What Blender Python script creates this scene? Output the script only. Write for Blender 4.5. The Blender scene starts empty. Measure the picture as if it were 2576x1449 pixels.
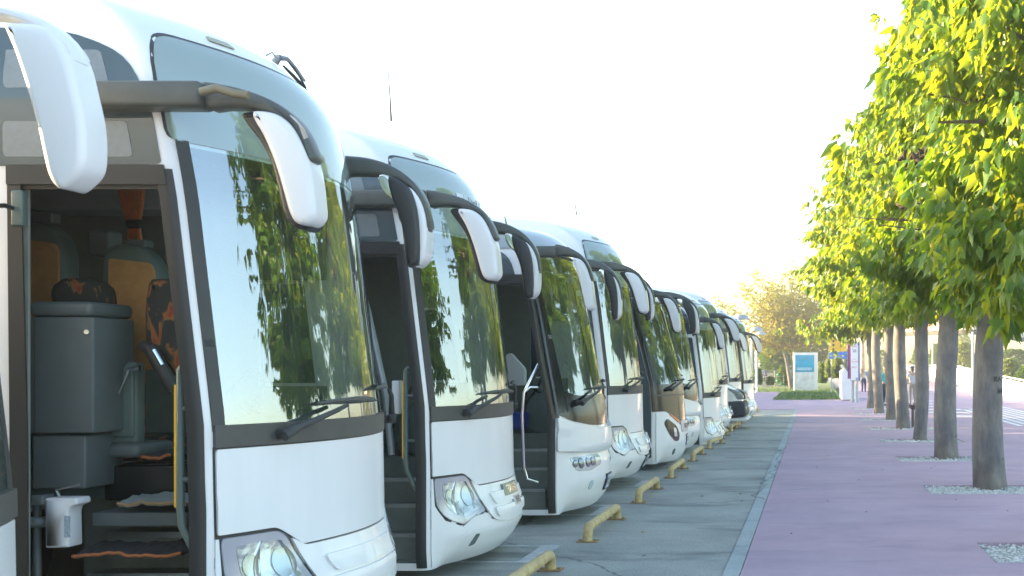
import bpy, bmesh, math, random
from mathutils import Vector, Matrix, Quaternion, noise
from mathutils.geometry import tessellate_polygon
random.seed(7)
HAZE = 0.0012
R = math.radians
sc = bpy.context.scene
COL = sc.collection
PI = math.pi
# ---------------------------------------------------------------- camera frame
FP, U0, V0, H = 3138.0, 2045.0, 928.0, 1.70          # focal length and row vanishing point of the 2576 px wide photo

def W(u, v, Y):
    return Vector(((u - U0) * Y / FP, Y, H - (v - V0) * Y / FP))

cam = bpy.data.cameras.new('camera'); co = bpy.data.objects.new('camera', cam); COL.objects.link(co)
co.location = (0, 0, H); co.rotation_euler = (PI / 2, 0, 0)
cam.sensor_width = 36; cam.lens = FP / 2576 * 36
cam.shift_x = (1288 - U0) / 2576; cam.shift_y = (V0 - 724.5) / 2576
cam.clip_end = 3000; cam.clip_start = 0.05
cam.dof.use_dof = True; cam.dof.focus_distance = 11.0; cam.dof.aperture_fstop = 5.6
sc.camera = co
# ---------------------------------------------------------------- light
SUN_EL, SUN_AZ = R(12), R(-79)
w = bpy.data.worlds.new('World'); sc.world = w; w.use_nodes = True
wn = w.node_tree.nodes; wl = w.node_tree.links
sky = wn.new('ShaderNodeTexSky'); sky.sky_type = 'NISHITA'; sky.sun_disc = False
sky.sun_elevation = SUN_EL; sky.sun_rotation = SUN_AZ; sky.air_density = 1.0; sky.dust_density = 2.0; sky.ozone_density = 1.0
wl.new(sky.outputs[0], wn['Background'].inputs[0]); wn['Background'].inputs[1].default_value = 0.15
sl = bpy.data.lights.new('sun', 'SUN'); sl.energy = 4.2; sl.angle = R(0.5); sl.color = (1, 0.76, 0.44)
so = bpy.data.objects.new('sun', sl); COL.objects.link(so)
sd = Vector((math.sin(SUN_AZ) * math.cos(SUN_EL), math.cos(SUN_AZ) * math.cos(SUN_EL), math.sin(SUN_EL)))
so.rotation_euler = sd.to_track_quat('Z', 'Y').to_euler(); so.location = (-20, 20, 20)
vs = sc.view_settings; vs.view_transform = 'Standard'; vs.look = 'None'; vs.exposure = 2.45; vs.gamma = 1.0

# ---------------------------------------------------------------- materials
def nodes(m):
    m.use_nodes = True
    return m.node_tree.nodes, m.node_tree.links

MATS = {}
def mat(name, col, rough=0.5, metal=0.0, var=0.0, scale=6.0, bump=0.0, bscale=60.0, coat=0.0, emit=0.0, stretch=None, spec=None, col2=None):
    if name in MATS: return MATS[name]
    m = bpy.data.materials.new(name); N, L = nodes(m); b = N['Principled BSDF']
    b.inputs['Base Color'].default_value = (*col, 1); b.inputs['Roughness'].default_value = rough
    b.inputs['Metallic'].default_value = metal; b.inputs['Coat Weight'].default_value = coat
    b.inputs['Coat Roughness'].default_value = 0.03
    if spec is not None: b.inputs['Specular IOR Level'].default_value = spec
    tc = N.new('ShaderNodeTexCoord'); src = tc.outputs['Object']
    if stretch:
        mp = N.new('ShaderNodeMapping'); mp.inputs['Scale'].default_value = stretch; L.new(src, mp.inputs[0]); src = mp.outputs[0]
    if var > 0 or col2:
        n = N.new('ShaderNodeTexNoise'); n.inputs['Scale'].default_value = scale; n.inputs['Detail'].default_value = 6; n.inputs['Roughness'].default_value = 0.62
        L.new(src, n.inputs['Vector'])
        r = N.new('ShaderNodeValToRGB'); r.color_ramp.elements[0].position = 0.3; r.color_ramp.elements[1].position = 0.7
        c2 = col2 or tuple(min(1, c * (1 + var)) for c in col); c1 = tuple(c * (1 - var) for c in col) if not col2 else col
        r.color_ramp.elements[0].color = (*c1, 1); r.color_ramp.elements[1].color = (*c2, 1)
        L.new(n.outputs['Fac'], r.inputs[0]); L.new(r.outputs[0], b.inputs['Base Color'])
    if bump > 0:
        n2 = N.new('ShaderNodeTexNoise'); n2.inputs['Scale'].default_value = bscale; n2.inputs['Detail'].default_value = 4
        L.new(src, n2.inputs['Vector']); bp = N.new('ShaderNodeBump'); bp.inputs['Strength'].default_value = bump; bp.inputs['Distance'].default_value = 0.02
        L.new(n2.outputs['Fac'], bp.inputs['Height']); L.new(bp.outputs[0], b.inputs['Normal'])
    if emit > 0:
        b.inputs['Emission Color'].default_value = (*col, 1); b.inputs['Emission Strength'].default_value = emit
    MATS[name] = m
    return m

def glass_mat(name, tint, ior=2.0, wave=0.0, body=0.0, bodycol=(0.1, 0.12, 0.12)):
    if name in MATS: return MATS[name]
    m = bpy.data.materials.new(name); N, L = nodes(m); out = N['Material Output']; N.remove(N['Principled BSDF'])
    g = N.new('ShaderNodeBsdfGlossy'); g.inputs['Roughness'].default_value = 0.015; g.inputs['Color'].default_value = (0.95, 0.98, 0.97, 1)
    t = N.new('ShaderNodeBsdfTransparent'); t.inputs['Color'].default_value = (*tint, 1)
    d = N.new('ShaderNodeBsdfDiffuse'); d.inputs['Color'].default_value = (*bodycol, 1)
    mx0 = N.new('ShaderNodeMixShader'); mx0.inputs[0].default_value = body
    L.new(t.outputs[0], mx0.inputs[1]); L.new(d.outputs[0], mx0.inputs[2])
    geo = N.new('ShaderNodeNewGeometry'); inv = N.new('ShaderNodeMath'); inv.operation = 'MULTIPLY_ADD'
    # same Fresnel from either side of the pane: index ior in front, 1/ior behind cancels the node's own inversion
    inv.inputs[1].default_value = (1.0 / ior - ior); inv.inputs[2].default_value = ior
    L.new(geo.outputs['Backfacing'], inv.inputs[0])
    f = N.new('ShaderNodeFresnel'); L.new(inv.outputs[0], f.inputs['IOR'])
    mx = N.new('ShaderNodeMixShader'); L.new(f.outputs[0], mx.inputs[0]); L.new(mx0.outputs[0], mx.inputs[1]); L.new(g.outputs[0], mx.inputs[2])
    L.new(mx.outputs[0], out.inputs['Surface'])
    if wave > 0:
        tc = N.new('ShaderNodeTexCoord'); mp = N.new('ShaderNodeMapping'); mp.inputs['Scale'].default_value = (1, 1, 0.07)
        L.new(tc.outputs['Object'], mp.inputs[0]); n = N.new('ShaderNodeTexNoise'); n.inputs['Scale'].default_value = 5.0; n.inputs['Detail'].default_value = 1.5
        L.new(mp.outputs[0], n.inputs['Vector']); bp = N.new('ShaderNodeBump'); bp.inputs['Strength'].default_value = 1.0; bp.inputs['Distance'].default_value = wave
        L.new(n.outputs['Fac'], bp.inputs['Height']); L.new(bp.outputs[0], g.inputs['Normal'])
    MATS[name] = m
    return m

def leaf_mat(name, c1, c2, t1, t2, tfac=0.5, sc_=0.9, gloss=0.35):
    if name in MATS: return MATS[name]
    m = bpy.data.materials.new(name); N, L = nodes(m); out = N['Material Output']; b = N['Principled BSDF']
    at = N.new('ShaderNodeAttribute'); at.attribute_name = 'tone'
    tc = N.new('ShaderNodeTexCoord'); n = N.new('ShaderNodeTexNoise'); n.inputs['Scale'].default_value = sc_; L.new(tc.outputs['Object'], n.inputs['Vector'])
    ad = N.new('ShaderNodeMath'); ad.operation = 'ADD'; L.new(at.outputs['Fac'], ad.inputs[0]); L.new(n.outputs['Fac'], ad.inputs[1])
    ml = N.new('ShaderNodeMath'); ml.operation = 'MULTIPLY'; ml.inputs[1].default_value = 0.5; L.new(ad.outputs[0], ml.inputs[0])
    def ramp(a, c):
        r = N.new('ShaderNodeValToRGB'); r.color_ramp.elements[0].position = 0.2; r.color_ramp.elements[1].position = 0.8
        r.color_ramp.elements[0].color = (*a, 1); r.color_ramp.elements[1].color = (*c, 1); L.new(ml.outputs[0], r.inputs[0]); return r
    r1 = ramp(c1, c2); r2 = ramp(t1, t2)
    L.new(r1.outputs[0], b.inputs['Base Color']); b.inputs['Roughness'].default_value = gloss
    t = N.new('ShaderNodeBsdfTranslucent'); L.new(r2.outputs[0], t.inputs['Color'])
    mx = N.new('ShaderNodeMixShader'); mx.inputs[0].default_value = tfac; L.new(b.outputs[0], mx.inputs[1]); L.new(t.outputs[0], mx.inputs[2])
    L.new(mx.outputs[0], out.inputs['Surface'])
    MATS[name] = m
    return m

WHITE = mat('white_coach_paint', (0.80, 0.80, 0.79), 0.38, coat=0.35, scale=4, stretch=(2.2, 2.2, 0.22), col2=(0.765, 0.77, 0.76))
WHITE_P = mat('white_plastic', (0.72, 0.74, 0.75), 0.45)
TRIM = mat('dark_trim', (0.045, 0.048, 0.045), 0.55, bump=0.1, bscale=200, var=0.15)
STRIP = mat('grey_wiper_strip', (0.075, 0.075, 0.066), 0.55, var=0.18, scale=5, bump=0.15, bscale=150)
SEAL = mat('black_rubber_seal', (0.02, 0.022, 0.022), 0.45)
BLACKG = mat('black_gloss_panel', (0.012, 0.014, 0.015), 0.14, spec=0.35)
BLACKP = mat('black_plastic', (0.03, 0.032, 0.032), 0.4, bump=0.1, bscale=120)
ARM = mat('mirror_arm_plastic', (0.085, 0.09, 0.078), 0.38, var=0.12, bump=0.05, bscale=120)
INT = mat('interior_lining', (0.20, 0.225, 0.20), 0.8, bump=0.2, bscale=90, var=0.1)
INTP = mat('interior_grey_plastic', (0.085, 0.108, 0.110), 0.5, bump=0.15, bscale=220, var=0.06)
INTP2 = mat('interior_seat_shell', (0.09, 0.13, 0.12), 0.45, bump=0.1, bscale=200, var=0.08)
FELT = mat('orange_felt', (0.50, 0.28, 0.11), 0.95, bump=0.5, bscale=300, var=0.12, scale=14)
CURT = mat('orange_curtain', (0.62, 0.20, 0.07), 0.9, var=0.15, scale=12)
CHROME = mat('chrome', (0.75, 0.76, 0.76), 0.08, metal=1.0)
STEEL = mat('steel', (0.35, 0.38, 0.38), 0.35, metal=0.8, var=0.15)
LAMPIN = mat('lamp_reflector', (0.50, 0.54, 0.55), 0.28, metal=0.85, bump=0.6, bscale=9)
MIRR = mat('mirror_glass', (0.9, 0.85, 0.7), 0.02, metal=1.0)
LENS = glass_mat('lamp_lens', (0.90, 0.92, 0.93), 1.45)
WIND = glass_mat('windscreen_glass', (0.66, 0.76, 0.72), 3.3, wave=0.0065, body=0.04, bodycol=(0.25, 0.3, 0.3))
DARKGL = glass_mat('tinted_glass', (0.16, 0.2, 0.2), 1.75, wave=0.003, body=0.75, bodycol=(0.05, 0.085, 0.10))
UPGL = glass_mat('upper_band_glass', (0.2, 0.25, 0.25), 2.3, wave=0.0015, body=0.9, bodycol=(0.29, 0.36, 0.32))
YEL = mat('yellow_worn_paint', (0.36, 0.26, 0.11), 0.55, scale=14, col2=(0.60, 0.47, 0.22), bump=0.4, bscale=30)
YSTR = mat('yellow_strip', (0.75, 0.42, 0.03), 0.5)
TYRE = mat('tyre_rubber', (0.025, 0.025, 0.026), 0.85)
GREY = mat('galvanised_grey', (0.33, 0.36, 0.38), 0.45, metal=0.4, var=0.1)
AMBER = mat('amber_lens', (0.75, 0.16, 0.02), 0.2)
PLATE = mat('plate_white', (0.62, 0.65, 0.66), 0.4)
BLUE = mat('sign_blue', (0.02, 0.08, 0.42), 0.4)
REDM = mat('sign_red', (0.42, 0.035, 0.04), 0.4)
INK = mat('dark_ink', (0.02, 0.025, 0.03), 0.5)

# ---------------------------------------------------------------- object helpers
def mk(name, verts, faces, m, parent=None, smooth=False, auto=None):
    me = bpy.data.meshes.new(name); me.from_pydata([tuple(v) for v in verts], [], faces); me.update()
    if smooth:
        me.polygons.foreach_set('use_smooth', [True] * len(me.polygons))
        if auto is not None:
            try: me.set_sharp_from_angle(angle=R(auto))
            except Exception: pass
    me.materials.append(m)
    o = bpy.data.objects.new(name, me); COL.objects.link(o)
    if parent: o.parent = parent
    return o

def tag(o, label=None, cat=None, group=None, kind=None):
    if label: o['label'] = label
    if cat: o['category'] = cat
    if group: o['group'] = group
    if kind: o['kind'] = kind
    return o

def empty(name, loc, label, cat, group=None):
    o = bpy.data.objects.new(name, None); COL.objects.link(o); o.location = loc; o.empty_display_size = 0.2
    return tag(o, label, cat, group)

class MB:
    def __init__(s): s.v = []; s.f = []
    def add(s, vs_, fs):
        k = len(s.v); s.v += [tuple(v) for v in vs_]; s.f += [tuple(i + k for i in f) for f in fs]
    def box(s, a, b):
        (x0, y0, z0), (x1, y1, z1) = a, b
        s.add([(x0, y0, z0), (x1, y0, z0), (x1, y1, z0), (x0, y1, z0), (x0, y0, z1), (x1, y0, z1), (x1, y1, z1), (x0, y1, z1)],
              [(0, 3, 2, 1), (4, 5, 6, 7), (0, 1, 5, 4), (1, 2, 6, 5), (2, 3, 7, 6), (3, 0, 4, 7)])
        return s
    def rbox(s, a, b, r=0.01):      # box with chamfered edges
        bm = bmesh.new(); bmesh.ops.create_cube(bm, size=1)
        c = [(a[i] + b[i]) / 2 for i in range(3)]; d = [abs(b[i] - a[i]) for i in range(3)]
        for v in bm.verts: v.co = Vector((c[0] + v.co.x * d[0], c[1] + v.co.y * d[1], c[2] + v.co.z * d[2]))
        r = min(r, min(d) * 0.45)
        bmesh.ops.bevel(bm, geom=bm.edges[:], offset=r, segments=3, affect='EDGES', profile=0.5)
        bm.verts.index_update(); s.add([v.co.copy() for v in bm.verts], [[v.index for v in f.verts] for f in bm.faces]); bm.free(); return s
    def tube(s, pts, r, n=10, caps=True):
        pts = [Vector(p) for p in pts]; rr = r if isinstance(r, (list, tuple)) else [r] * len(pts)
        t0 = (pts[1] - pts[0]).normalized(); up = Vector((0, 0, 1)) if abs(t0.z) < 0.9 else Vector((1, 0, 0))
        nx = t0.cross(up).normalized(); vs_ = []; fs = []
        for i, p in enumerate(pts):
            if i == 0: t = t0
            elif i == len(pts) - 1: t = (pts[i] - pts[i - 1]).normalized()
            else: t = ((pts[i + 1] - p).normalized() + (p - pts[i - 1]).normalized()).normalized()
            nx = (nx - t * nx.dot(t)).normalized(); ny = t.cross(nx)
            for k in range(n):
                a = 2 * PI * k / n; vs_.append(p + (nx * math.cos(a) + ny * math.sin(a)) * rr[i])
        for i in range(len(pts) - 1):
            for k in range(n):
                a, b = i * n + k, i * n + (k + 1) % n; fs.append((a, b, b + n, a + n))
        if caps: fs.append(tuple(range(n - 1, -1, -1))); fs.append(tuple((len(pts) - 1) * n + k for k in range(n)))
        s.add(vs_, fs); return s
    def cyl(s, p0, p1, r0, r1=None, n=20):
        return s.tube([p0, p1], [r0, r0 if r1 is None else r1], n)
    def prism(s, outline, axis, d0, d1, rnd=0.02, seg=3):
        """outline: 2-D points (a, b); extruded along `axis` from d0 to d1 with rounded rims"""
        pts = [Vector(p) for p in outline]
        if rnd > 0:
            cl = [pts[0]]
            for p in pts[1:]:
                if (p - cl[-1]).length > rnd * 0.45: cl.append(p)
            if len(cl) > 4 and (cl[0] - cl[-1]).length < rnd * 0.45: cl.pop()
            pts = cl if len(cl) >= 4 else pts
        n = len(pts)
        ar = sum(pts[i].x * pts[(i + 1) % n].y - pts[(i + 1) % n].x * pts[i].y for i in range(n))
        if ar < 0: pts.reverse()
        nr = []
        for i in range(n):
            e1 = (pts[i] - pts[i - 1]); e2 = (pts[(i + 1) % n] - pts[i])
            e1 = e1.normalized() if e1.length > 1e-9 else Vector((1, 0)); e2 = e2.normalized() if e2.length > 1e-9 else e1
            m_ = Vector((-(e1.y + e2.y), (e1.x + e2.x))); nr.append(m_.normalized() if m_.length > 1e-6 else Vector((-e1.y, e1.x)))
        sg = 1 if d1 > d0 else -1; rings = []
        if rnd > 0:
            for k in range(seg + 1):
                a = PI / 2 * k / seg; rings.append((rnd * (1 - math.sin(a)), d0 + sg * rnd * (1 - math.cos(a))))
            for k in range(seg + 1):
                a = PI / 2 * (1 - k / seg); rings.append((rnd * (1 - math.sin(a)), d1 - sg * rnd * (1 - math.cos(a))))
        else: rings = [(0, d0), (0, d1)]
        def put(p, d):
            return {'y': (p.x, d, p.y), 'x': (d, p.x, p.y), 'z': (p.x, p.y, d)}[axis]
        vs_ = [put(pts[i] + nr[i] * ins, d) for ins, d in rings for i in range(n)]
        fs = []
        for k in range(len(rings) - 1):
            for i in range(n):
                a, b = k * n + i, k * n + (i + 1) % n; fs.append((a, b, b + n, a + n))
        base = (len(rings) - 1) * n
        for tri in tessellate_polygon([[Vector((p.x + q.x * rings[0][0], p.y + q.y * rings[0][0], 0)) for p, q in zip(pts, nr)]]):
            fs.append(tuple(reversed(tri))); fs.append(tuple(base + i for i in tri))
        s.add(vs_, fs); return s
    def build(s, name, m, parent=None, smooth=False, auto=40):
        o = mk(name, s.v, s.f, m, parent, smooth, auto)
        bm = bmesh.new(); bm.from_mesh(o.data); bmesh.ops.recalc_face_normals(bm, faces=bm.faces[:]); bm.to_mesh(o.data); bm.free()
        return o

def rpoly(pts, r, n=4):
    out = []; N_ = len(pts)
    for i in range(N_):
        p, a, b = Vector(pts[i]), Vector(pts[i - 1]), Vector(pts[(i + 1) % N_])
        ri = r[i] if isinstance(r, (list, tuple)) else r
        d1 = min(ri, (a - p).length * 0.48); d2 = min(ri, (b - p).length * 0.48)
        if ri <= 0: out.append(p); continue
        q1 = p + (a - p).normalized() * d1; q2 = p + (b - p).normalized() * d2
        for k in range(n + 1):
            t = k / n; out.append(q1 * (1 - t) ** 2 + p * 2 * t * (1 - t) + q2 * t * t)
    return out

def smoothline(pts, n=4):       # Catmull-Rom through a closed outline
    P_ = [Vector(p) for p in pts]; N_ = len(P_); out = []
    for i in range(N_):
        p0, p1, p2, p3 = P_[i - 1], P_[i], P_[(i + 1) % N_], P_[(i + 2) % N_]
        for k in range(n):
            t = k / n
            out.append(0.5 * ((2 * p1) + (p2 - p0) * t + (2 * p0 - 5 * p1 + 4 * p2 - p3) * t * t + (3 * p1 - p0 - 3 * p2 + p3) * t ** 3))
    return out

def text_geo(txt, size):
    cu = bpy.data.curves.new('lettering', 'FONT'); cu.body = txt; cu.size = size; cu.align_x = 'CENTER'; cu.align_y = 'CENTER'
    cu.offset = size * 0.012
    o = bpy.data.objects.new('lettering', cu); COL.objects.link(o); bpy.context.view_layer.update()
    me = bpy.data.meshes.new_from_object(o.evaluated_get(bpy.context.evaluated_depsgraph_get()))
    vs_ = [v.co.copy() for v in me.vertices]; fs = [tuple(p.vertices) for p in me.polygons]
    bpy.data.objects.remove(o); bpy.data.meshes.remove(me); return vs_, fs

def lerp(a, b, t): return a + (b - a) * t
def interp(tab, x):
    if x <= tab[0][0]: return tab[0][1]
    for (x0, y0), (x1, y1) in zip(tab, tab[1:]):
        if x <= x1: return y0 + (y1 - y0) * (x - x0) / (x1 - x0)
    return tab[-1][1]

# ================================================================ coaches
CW = 2.5
class Shape:
    def __init__(s, prof, inset, sag=0.30, L_=11.6, corner=0.035):
        s.prof_t = prof; s.ins_t = inset; s.L = L_; pts = [(-L_, 0.0)]
        c = corner
        pts.append((-3.0, 0)); pts.append((-1.2, 0)); pts.append((-0.6, 0)); pts.append((-c, 0.0))
        p0, p1, p2 = Vector((-c, 0)), Vector((0.0, 0.0)), Vector((0.03, c + 0.01))
        for k in range(1, 7):
            t = k / 6; pts.append(tuple(p0 * (1 - t) ** 2 + p1 * 2 * t * (1 - t) + p2 * t * t))
        s0i = len(pts) - 1; y0 = c + 0.01
        for k in range(1, 20):
            y = lerp(y0, CW / 2, k / 19); u = 1 - (y - y0) / (CW / 2 - y0); pts.append((0.03 + sag * (1 - abs(u) ** 1.9), y))
        half = pts[:]; pts += [(x, CW - y) for x, y in reversed(half[:-1])]
        s.pts = [Vector(p) for p in pts]; s.cum = [0]
        for a, b in zip(s.pts, s.pts[1:]): s.cum.append(s.cum[-1] + (b - a).length)
        z = s.cum[s0i]; s.cum = [c_ - z for c_ in s.cum]; s.SF = s.cum[len(s.pts) - 1 - s0i]; s.smin, s.smax = s.cum[0], s.cum[-1]
    def plan(s, q):
        q = max(s.smin, min(s.smax, q))
        for i in range(len(s.cum) - 1):
            if q <= s.cum[i + 1] + 1e-9:
                t = (q - s.cum[i]) / (s.cum[i + 1] - s.cum[i]); p = s.pts[i].lerp(s.pts[i + 1], t)
                d = (s.pts[i + 1] - s.pts[i]).normalized(); return p, Vector((d.y, -d.x))
        return s.pts[-1], Vector((0, 1))
    def P(s, q, z, off=0.0):
        (p, n) = s.plan(q); e = 0.012
        n = (s.plan(q - e)[1] + s.plan(q + e)[1]).normalized()
        x, y = p.x + n.x * off, p.y + n.y * off
        zc = min(z, 3.3); pr = interp(s.prof_t, zc)
        wgt = 1 if p.x > -0.4 else max(0, 1 - (-0.4 - p.x) / 0.7); wgt = wgt * wgt * (3 - 2 * wgt)
        if z < 1.0:
            g_ = max(0, min(1, (p.x - 0.02) / 0.14)); wgt *= g_ * g_ * (3 - 2 * g_)
        x += pr * wgt
        if z > 3.3:
            ex = interp(s.prof_t, z) - pr; x = -s.L + (x + s.L) * (s.L + ex) / s.L
        ins = interp(s.ins_t, z); y = CW / 2 + (y - CW / 2) * (1 - ins / (CW / 2))
        return Vector((x, y, z))
    def panel(s, name, outline, off, m, parent, ns=26, nz=8, smooth=True):
        pts = [Vector(p) for p in outline]; n = len(pts); s0 = min(p.x for p in pts); s1 = max(p.x for p in pts)
        cs = sorted(set([s0 + 1e-5, s1 - 1e-5] + [lerp(s0, s1, k / ns) for k in range(1, ns)] + [min(max(p.x, s0 + 1e-5), s1 - 1e-5) for p in pts]))
        cl = [cs[0]]
        for c in cs[1:]:
            if c - cl[-1] > 0.003: cl.append(c)
        cs = cl; vs_ = []; lohi = []
        for c in cs:
            zs = []
            for i in range(n):
                a, b = pts[i], pts[(i + 1) % n]
                if (a.x - c) * (b.x - c) <= 0 and abs(a.x - b.x) > 1e-9: zs.append(a.y + (b.y - a.y) * (c - a.x) / (b.x - a.x))
            if len(zs) < 2: zs = lohi[-1] if lohi else [pts[0].y, pts[0].y + 0.001]
            lohi.append((min(zs), max(zs)))
        for c, (a, b) in zip(cs, lohi):
            for j in range(nz + 1): vs_.append(s.P(c, lerp(a, b, j / nz), off))
        m_ = nz + 1; fs = [(i * m_ + j, (i + 1) * m_ + j, (i + 1) * m_ + j + 1, i * m_ + j + 1) for i in range(len(cs) - 1) for j in range(nz)]
        ring = [i * m_ for i in range(len(cs))] + [(len(cs) - 1) * m_ + j for j in range(1, nz + 1)] + [i * m_ + nz for i in range(len(cs) - 2, -1, -1)] + [j for j in range(nz - 1, 0, -1)]
        k0 = len(vs_)
        par = [(cs[i // m_], vs_[i].z) for i in ring]
        for c, z in par: vs_.append(s.P(c, z, min(off, 0) - 0.001 if off > 0 else off - 0.02))
        for i in range(len(ring)):
            a, b = ring[i], ring[(i + 1) % len(ring)]; fs.append((b, a, k0 + i, k0 + (i + 1) % len(ring)))
        return mk(name, vs_, fs, m, parent, smooth, 35)
    def sheet(s, name, s0, s1, z0, z1, off, m, parent, ns=30, nz=14):
        vs_ = [s.P(lerp(s0, s1, i / ns), lerp(z0, z1, j / nz), off) for i in range(ns + 1) for j in range(nz + 1)]; k = nz + 1
        return mk(name, vs_, [(i * k + j, (i + 1) * k + j, (i + 1) * k + j + 1, i * k + j + 1) for i in range(ns) for j in range(nz)], m, parent, True)
    def text(s, name, txt, size, sc_, z, off, m, parent, wide=1.0, slant=0.0, th=0.004):
        v, f = text_geo(txt, size); n = len(v)
        top = [s.P(sc_ + p.x * wide + p.y * slant, z + p.y, off) for p in v]
        return mk(name, top, f, m, parent)

PROF_A = [(0.1, -0.10), (0.2, 0.0), (0.35, 0.085), (0.50, 0.075), (0.62, 0.03), (0.72, 0.005), (0.8, 0.0), (1.42, -0.012), (2.16, -0.10), (2.6, -0.152), (3.0, -0.225), (3.2, -0.275), (3.3, -0.31), (3.40, -0.37), (3.48, -0.45), (3.57, -0.55), (3.66, -0.72), (3.74, -1.00), (3.82, -1.50), (3.89, -2.4)]
INS_A = [(0.1, 0.03), (0.25, 0), (3.0, 0), (3.2, 0.01), (3.3, 0.03), (3.40, 0.06), (3.48, 0.10), (3.57, 0.16), (3.66, 0.25), (3.74, 0.38), (3.82, 0.60), (3.89, 0.98)]
PROF_B = [(0.1, -0.12), (0.22, -0.02), (0.42, 0.045), (0.66, 0.03), (0.74, 0.0), (0.8, 0.03), (1.2, 0.0), (1.84, -0.12), (2.3, -0.2), (2.84, -0.32), (3.1, -0.42), (3.22, -0.52), (3.3, -0.66), (3.35, -0.9), (3.38, -1.3), (3.39, -1.9)]
INS_B = [(0.1, 0.04), (0.3, 0), (2.9, 0), (3.1, 0.05), (3.22, 0.13), (3.3, 0.27), (3.35, 0.48), (3.38, 0.75), (3.39, 1.0)]
PROF_C = [(0.1, -0.12), (0.22, -0.02), (0.42, 0.04), (0.66, 0.03), (1.0, 0.0), (1.4, -0.03), (2.1, -0.2), (2.8, -0.4), (3.05, -0.52), (3.2, -0.68), (3.27, -0.85), (3.31, -1.2), (3.33, -1.8)]
INS_C = [(0.1, 0.04), (0.3, 0), (2.8, 0), (3.05, 0.07), (3.2, 0.18), (3.27, 0.35), (3.31, 0.65), (3.33, 1.0)]

def raise_tab(t, dz, z0=2.0): return [(z + (dz if z > z0 else 0), v) for z, v in t]

def px(pts, Y, xn, yn=0.0, dz=0.0):            # photo pixels on plane Y -> local (x, z) of a coach whose near corner is at xn
    return [((u - U0) * Y / FP - xn, H - (v - V0) * Y / FP - dz) for u, v in pts]

# mirror outlines traced on the nearest complete coach, in local metres (x, z)
ARM_N = px([(500, 207), (560, 211), (620, 226), (680, 250), (730, 285), (765, 330), (787, 380), (790, 403), (770, 405), (757, 380), (745, 345), (720, 310), (680, 285), (620, 272), (560, 270), (515, 270)], 6.2, -3.075)
SHELL_N = px([(640, 282), (680, 283), (712, 296), (742, 325), (768, 375), (787, 430), (797, 510), (797, 545), (778, 566), (750, 562), (733, 538), (716, 480), (695, 410), (668, 345), (645, 305)], 6.2, -3.075)
RIM_N = px([(598, 284), (615, 276), (660, 278), (705, 300), (740, 350), (765, 410), (780, 480), (782, 545), (765, 573), (738, 572), (712, 550), (699, 515), (688, 465), (668, 395), (640, 345), (614, 312)], 6.2, -3.075)
ARM_F = px([(820, 400), (900, 400), (955, 408), (1008, 428), (1055, 465), (1085, 515), (1094, 575), (1086, 588), (1078, 545), (1058, 500), (1020, 466), (970, 450), (900, 448), (820, 450)], 8.92, -3.075)
SHELL_F = px([(1040, 480), (1062, 492), (1082, 530), (1091, 580), (1089, 640), (1078, 666), (1058, 672), (1052, 600), (1046, 540)], 8.92, -3.075)
RIM_F = px([(1003, 455), (1040, 474), (1060, 500), (1074, 560), (1076, 660), (1062, 674), (1048, 672), (1040, 600), (1026, 545), (1008, 500)], 8.92, -3.075)
GLS_F = px([(978, 452), (1000, 452), (1022, 475), (1040, 520), (1046, 600), (1048, 660), (1041, 640), (1033, 570), (1018, 520), (996, 500), (980, 475)], 8.92, -3.075)

def T(pts, dx=0, dz=0, sx=1, sz=1, cx=None, cz=None):
    cx = pts[0][0] if cx is None else cx; cz = pts[0][1] if cz is None else cz
    return [(cx + (x - cx) * sx + dx, cz + (z - cz) * sz + dz) for x, z in pts]

def mirror(root, side, arm, rim, shell, gls, m_arm, m_rim, m_shell, base_x, base_z, drop=None):
    s_ = 1 if side == 'near' else -1; y0 = -0.04 if side == 'near' else CW + 0.04
    ar = MB(); ar.prism(smoothline(arm, 3), 'y', y0 - 0.07 * s_, y0 + 0.07 * s_, 0.03); a = ar.build('mirror_arm', m_arm, root, True, 50)
    if rim: MB().prism(smoothline(rim, 3), 'y', y0 - 0.05 * s_ + (0.02 if s_ > 0 else 0), y0 + 0.15 * s_, 0.025).build('mirror_rim', m_rim, a, True, 50)
    MB().prism(smoothline(shell, 3), 'y', y0 - 0.10, y0 + 0.10, 0.034, 5).build('mirror_shell', m_shell, a, True, 60)
    if gls: MB().prism(smoothline(gls, 2), 'y', y0 - 0.13, y0 + 0.05, 0.012, 2).build('mirror_lens', MIRR, a, True, 60)
    return a

def wheel(root, x, y, r=0.48, wd=0.3):
    s_ = 1 if y > CW / 2 else -1
    t = MB(); prof = [(r * 0.62, 0), (r * 0.9, 0.0), (r, 0.04), (r, wd - 0.04), (r * 0.9, wd), (r * 0.62, wd)]; n = 28; vs_ = []; fs = []
    for q in range(n):
        a = 2 * PI * q / n
        for (rr, d) in prof: vs_.append((x + math.cos(a) * rr, y - s_ * d, r + math.sin(a) * rr))
    k = len(prof)
    for q in range(n):
        for j in range(k): a, b = q * k + j, ((q + 1) % n) * k + j; fs.append((a, b, ((q + 1) % n) * k + (j + 1) % k, q * k + (j + 1) % k))
    t.add(vs_, fs); w_ = t.build('wheel', TYRE, root, True)
    MB().cyl((x, y - s_ * 0.05, r), (x, y - s_ * 0.12, r), r * 0.62, r * 0.3, 24).build('rim', STEEL, w_)

def seat(root, x, y, z, pat, name='seat', face=1):
    # coach seat with high back facing the windscreen
    b = MB(); b.rbox((x, y, z), (x + 0.45, y + 0.45, z + 0.14), 0.05).build(name, pat, root, True)
    MB().prism(smoothline([(x - 0.05, z + 0.1), (x + 0.08, z + 0.1), (x + 0.02, z + 0.5), (x - 0.03, z + 0.82), (x - 0.12, z + 0.9), (x - 0.17, z + 0.8), (x - 0.12, z + 0.4)], 4), 'y', y, y + 0.45, 0.05).build(name + '_backrest', pat, root, True)

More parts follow.
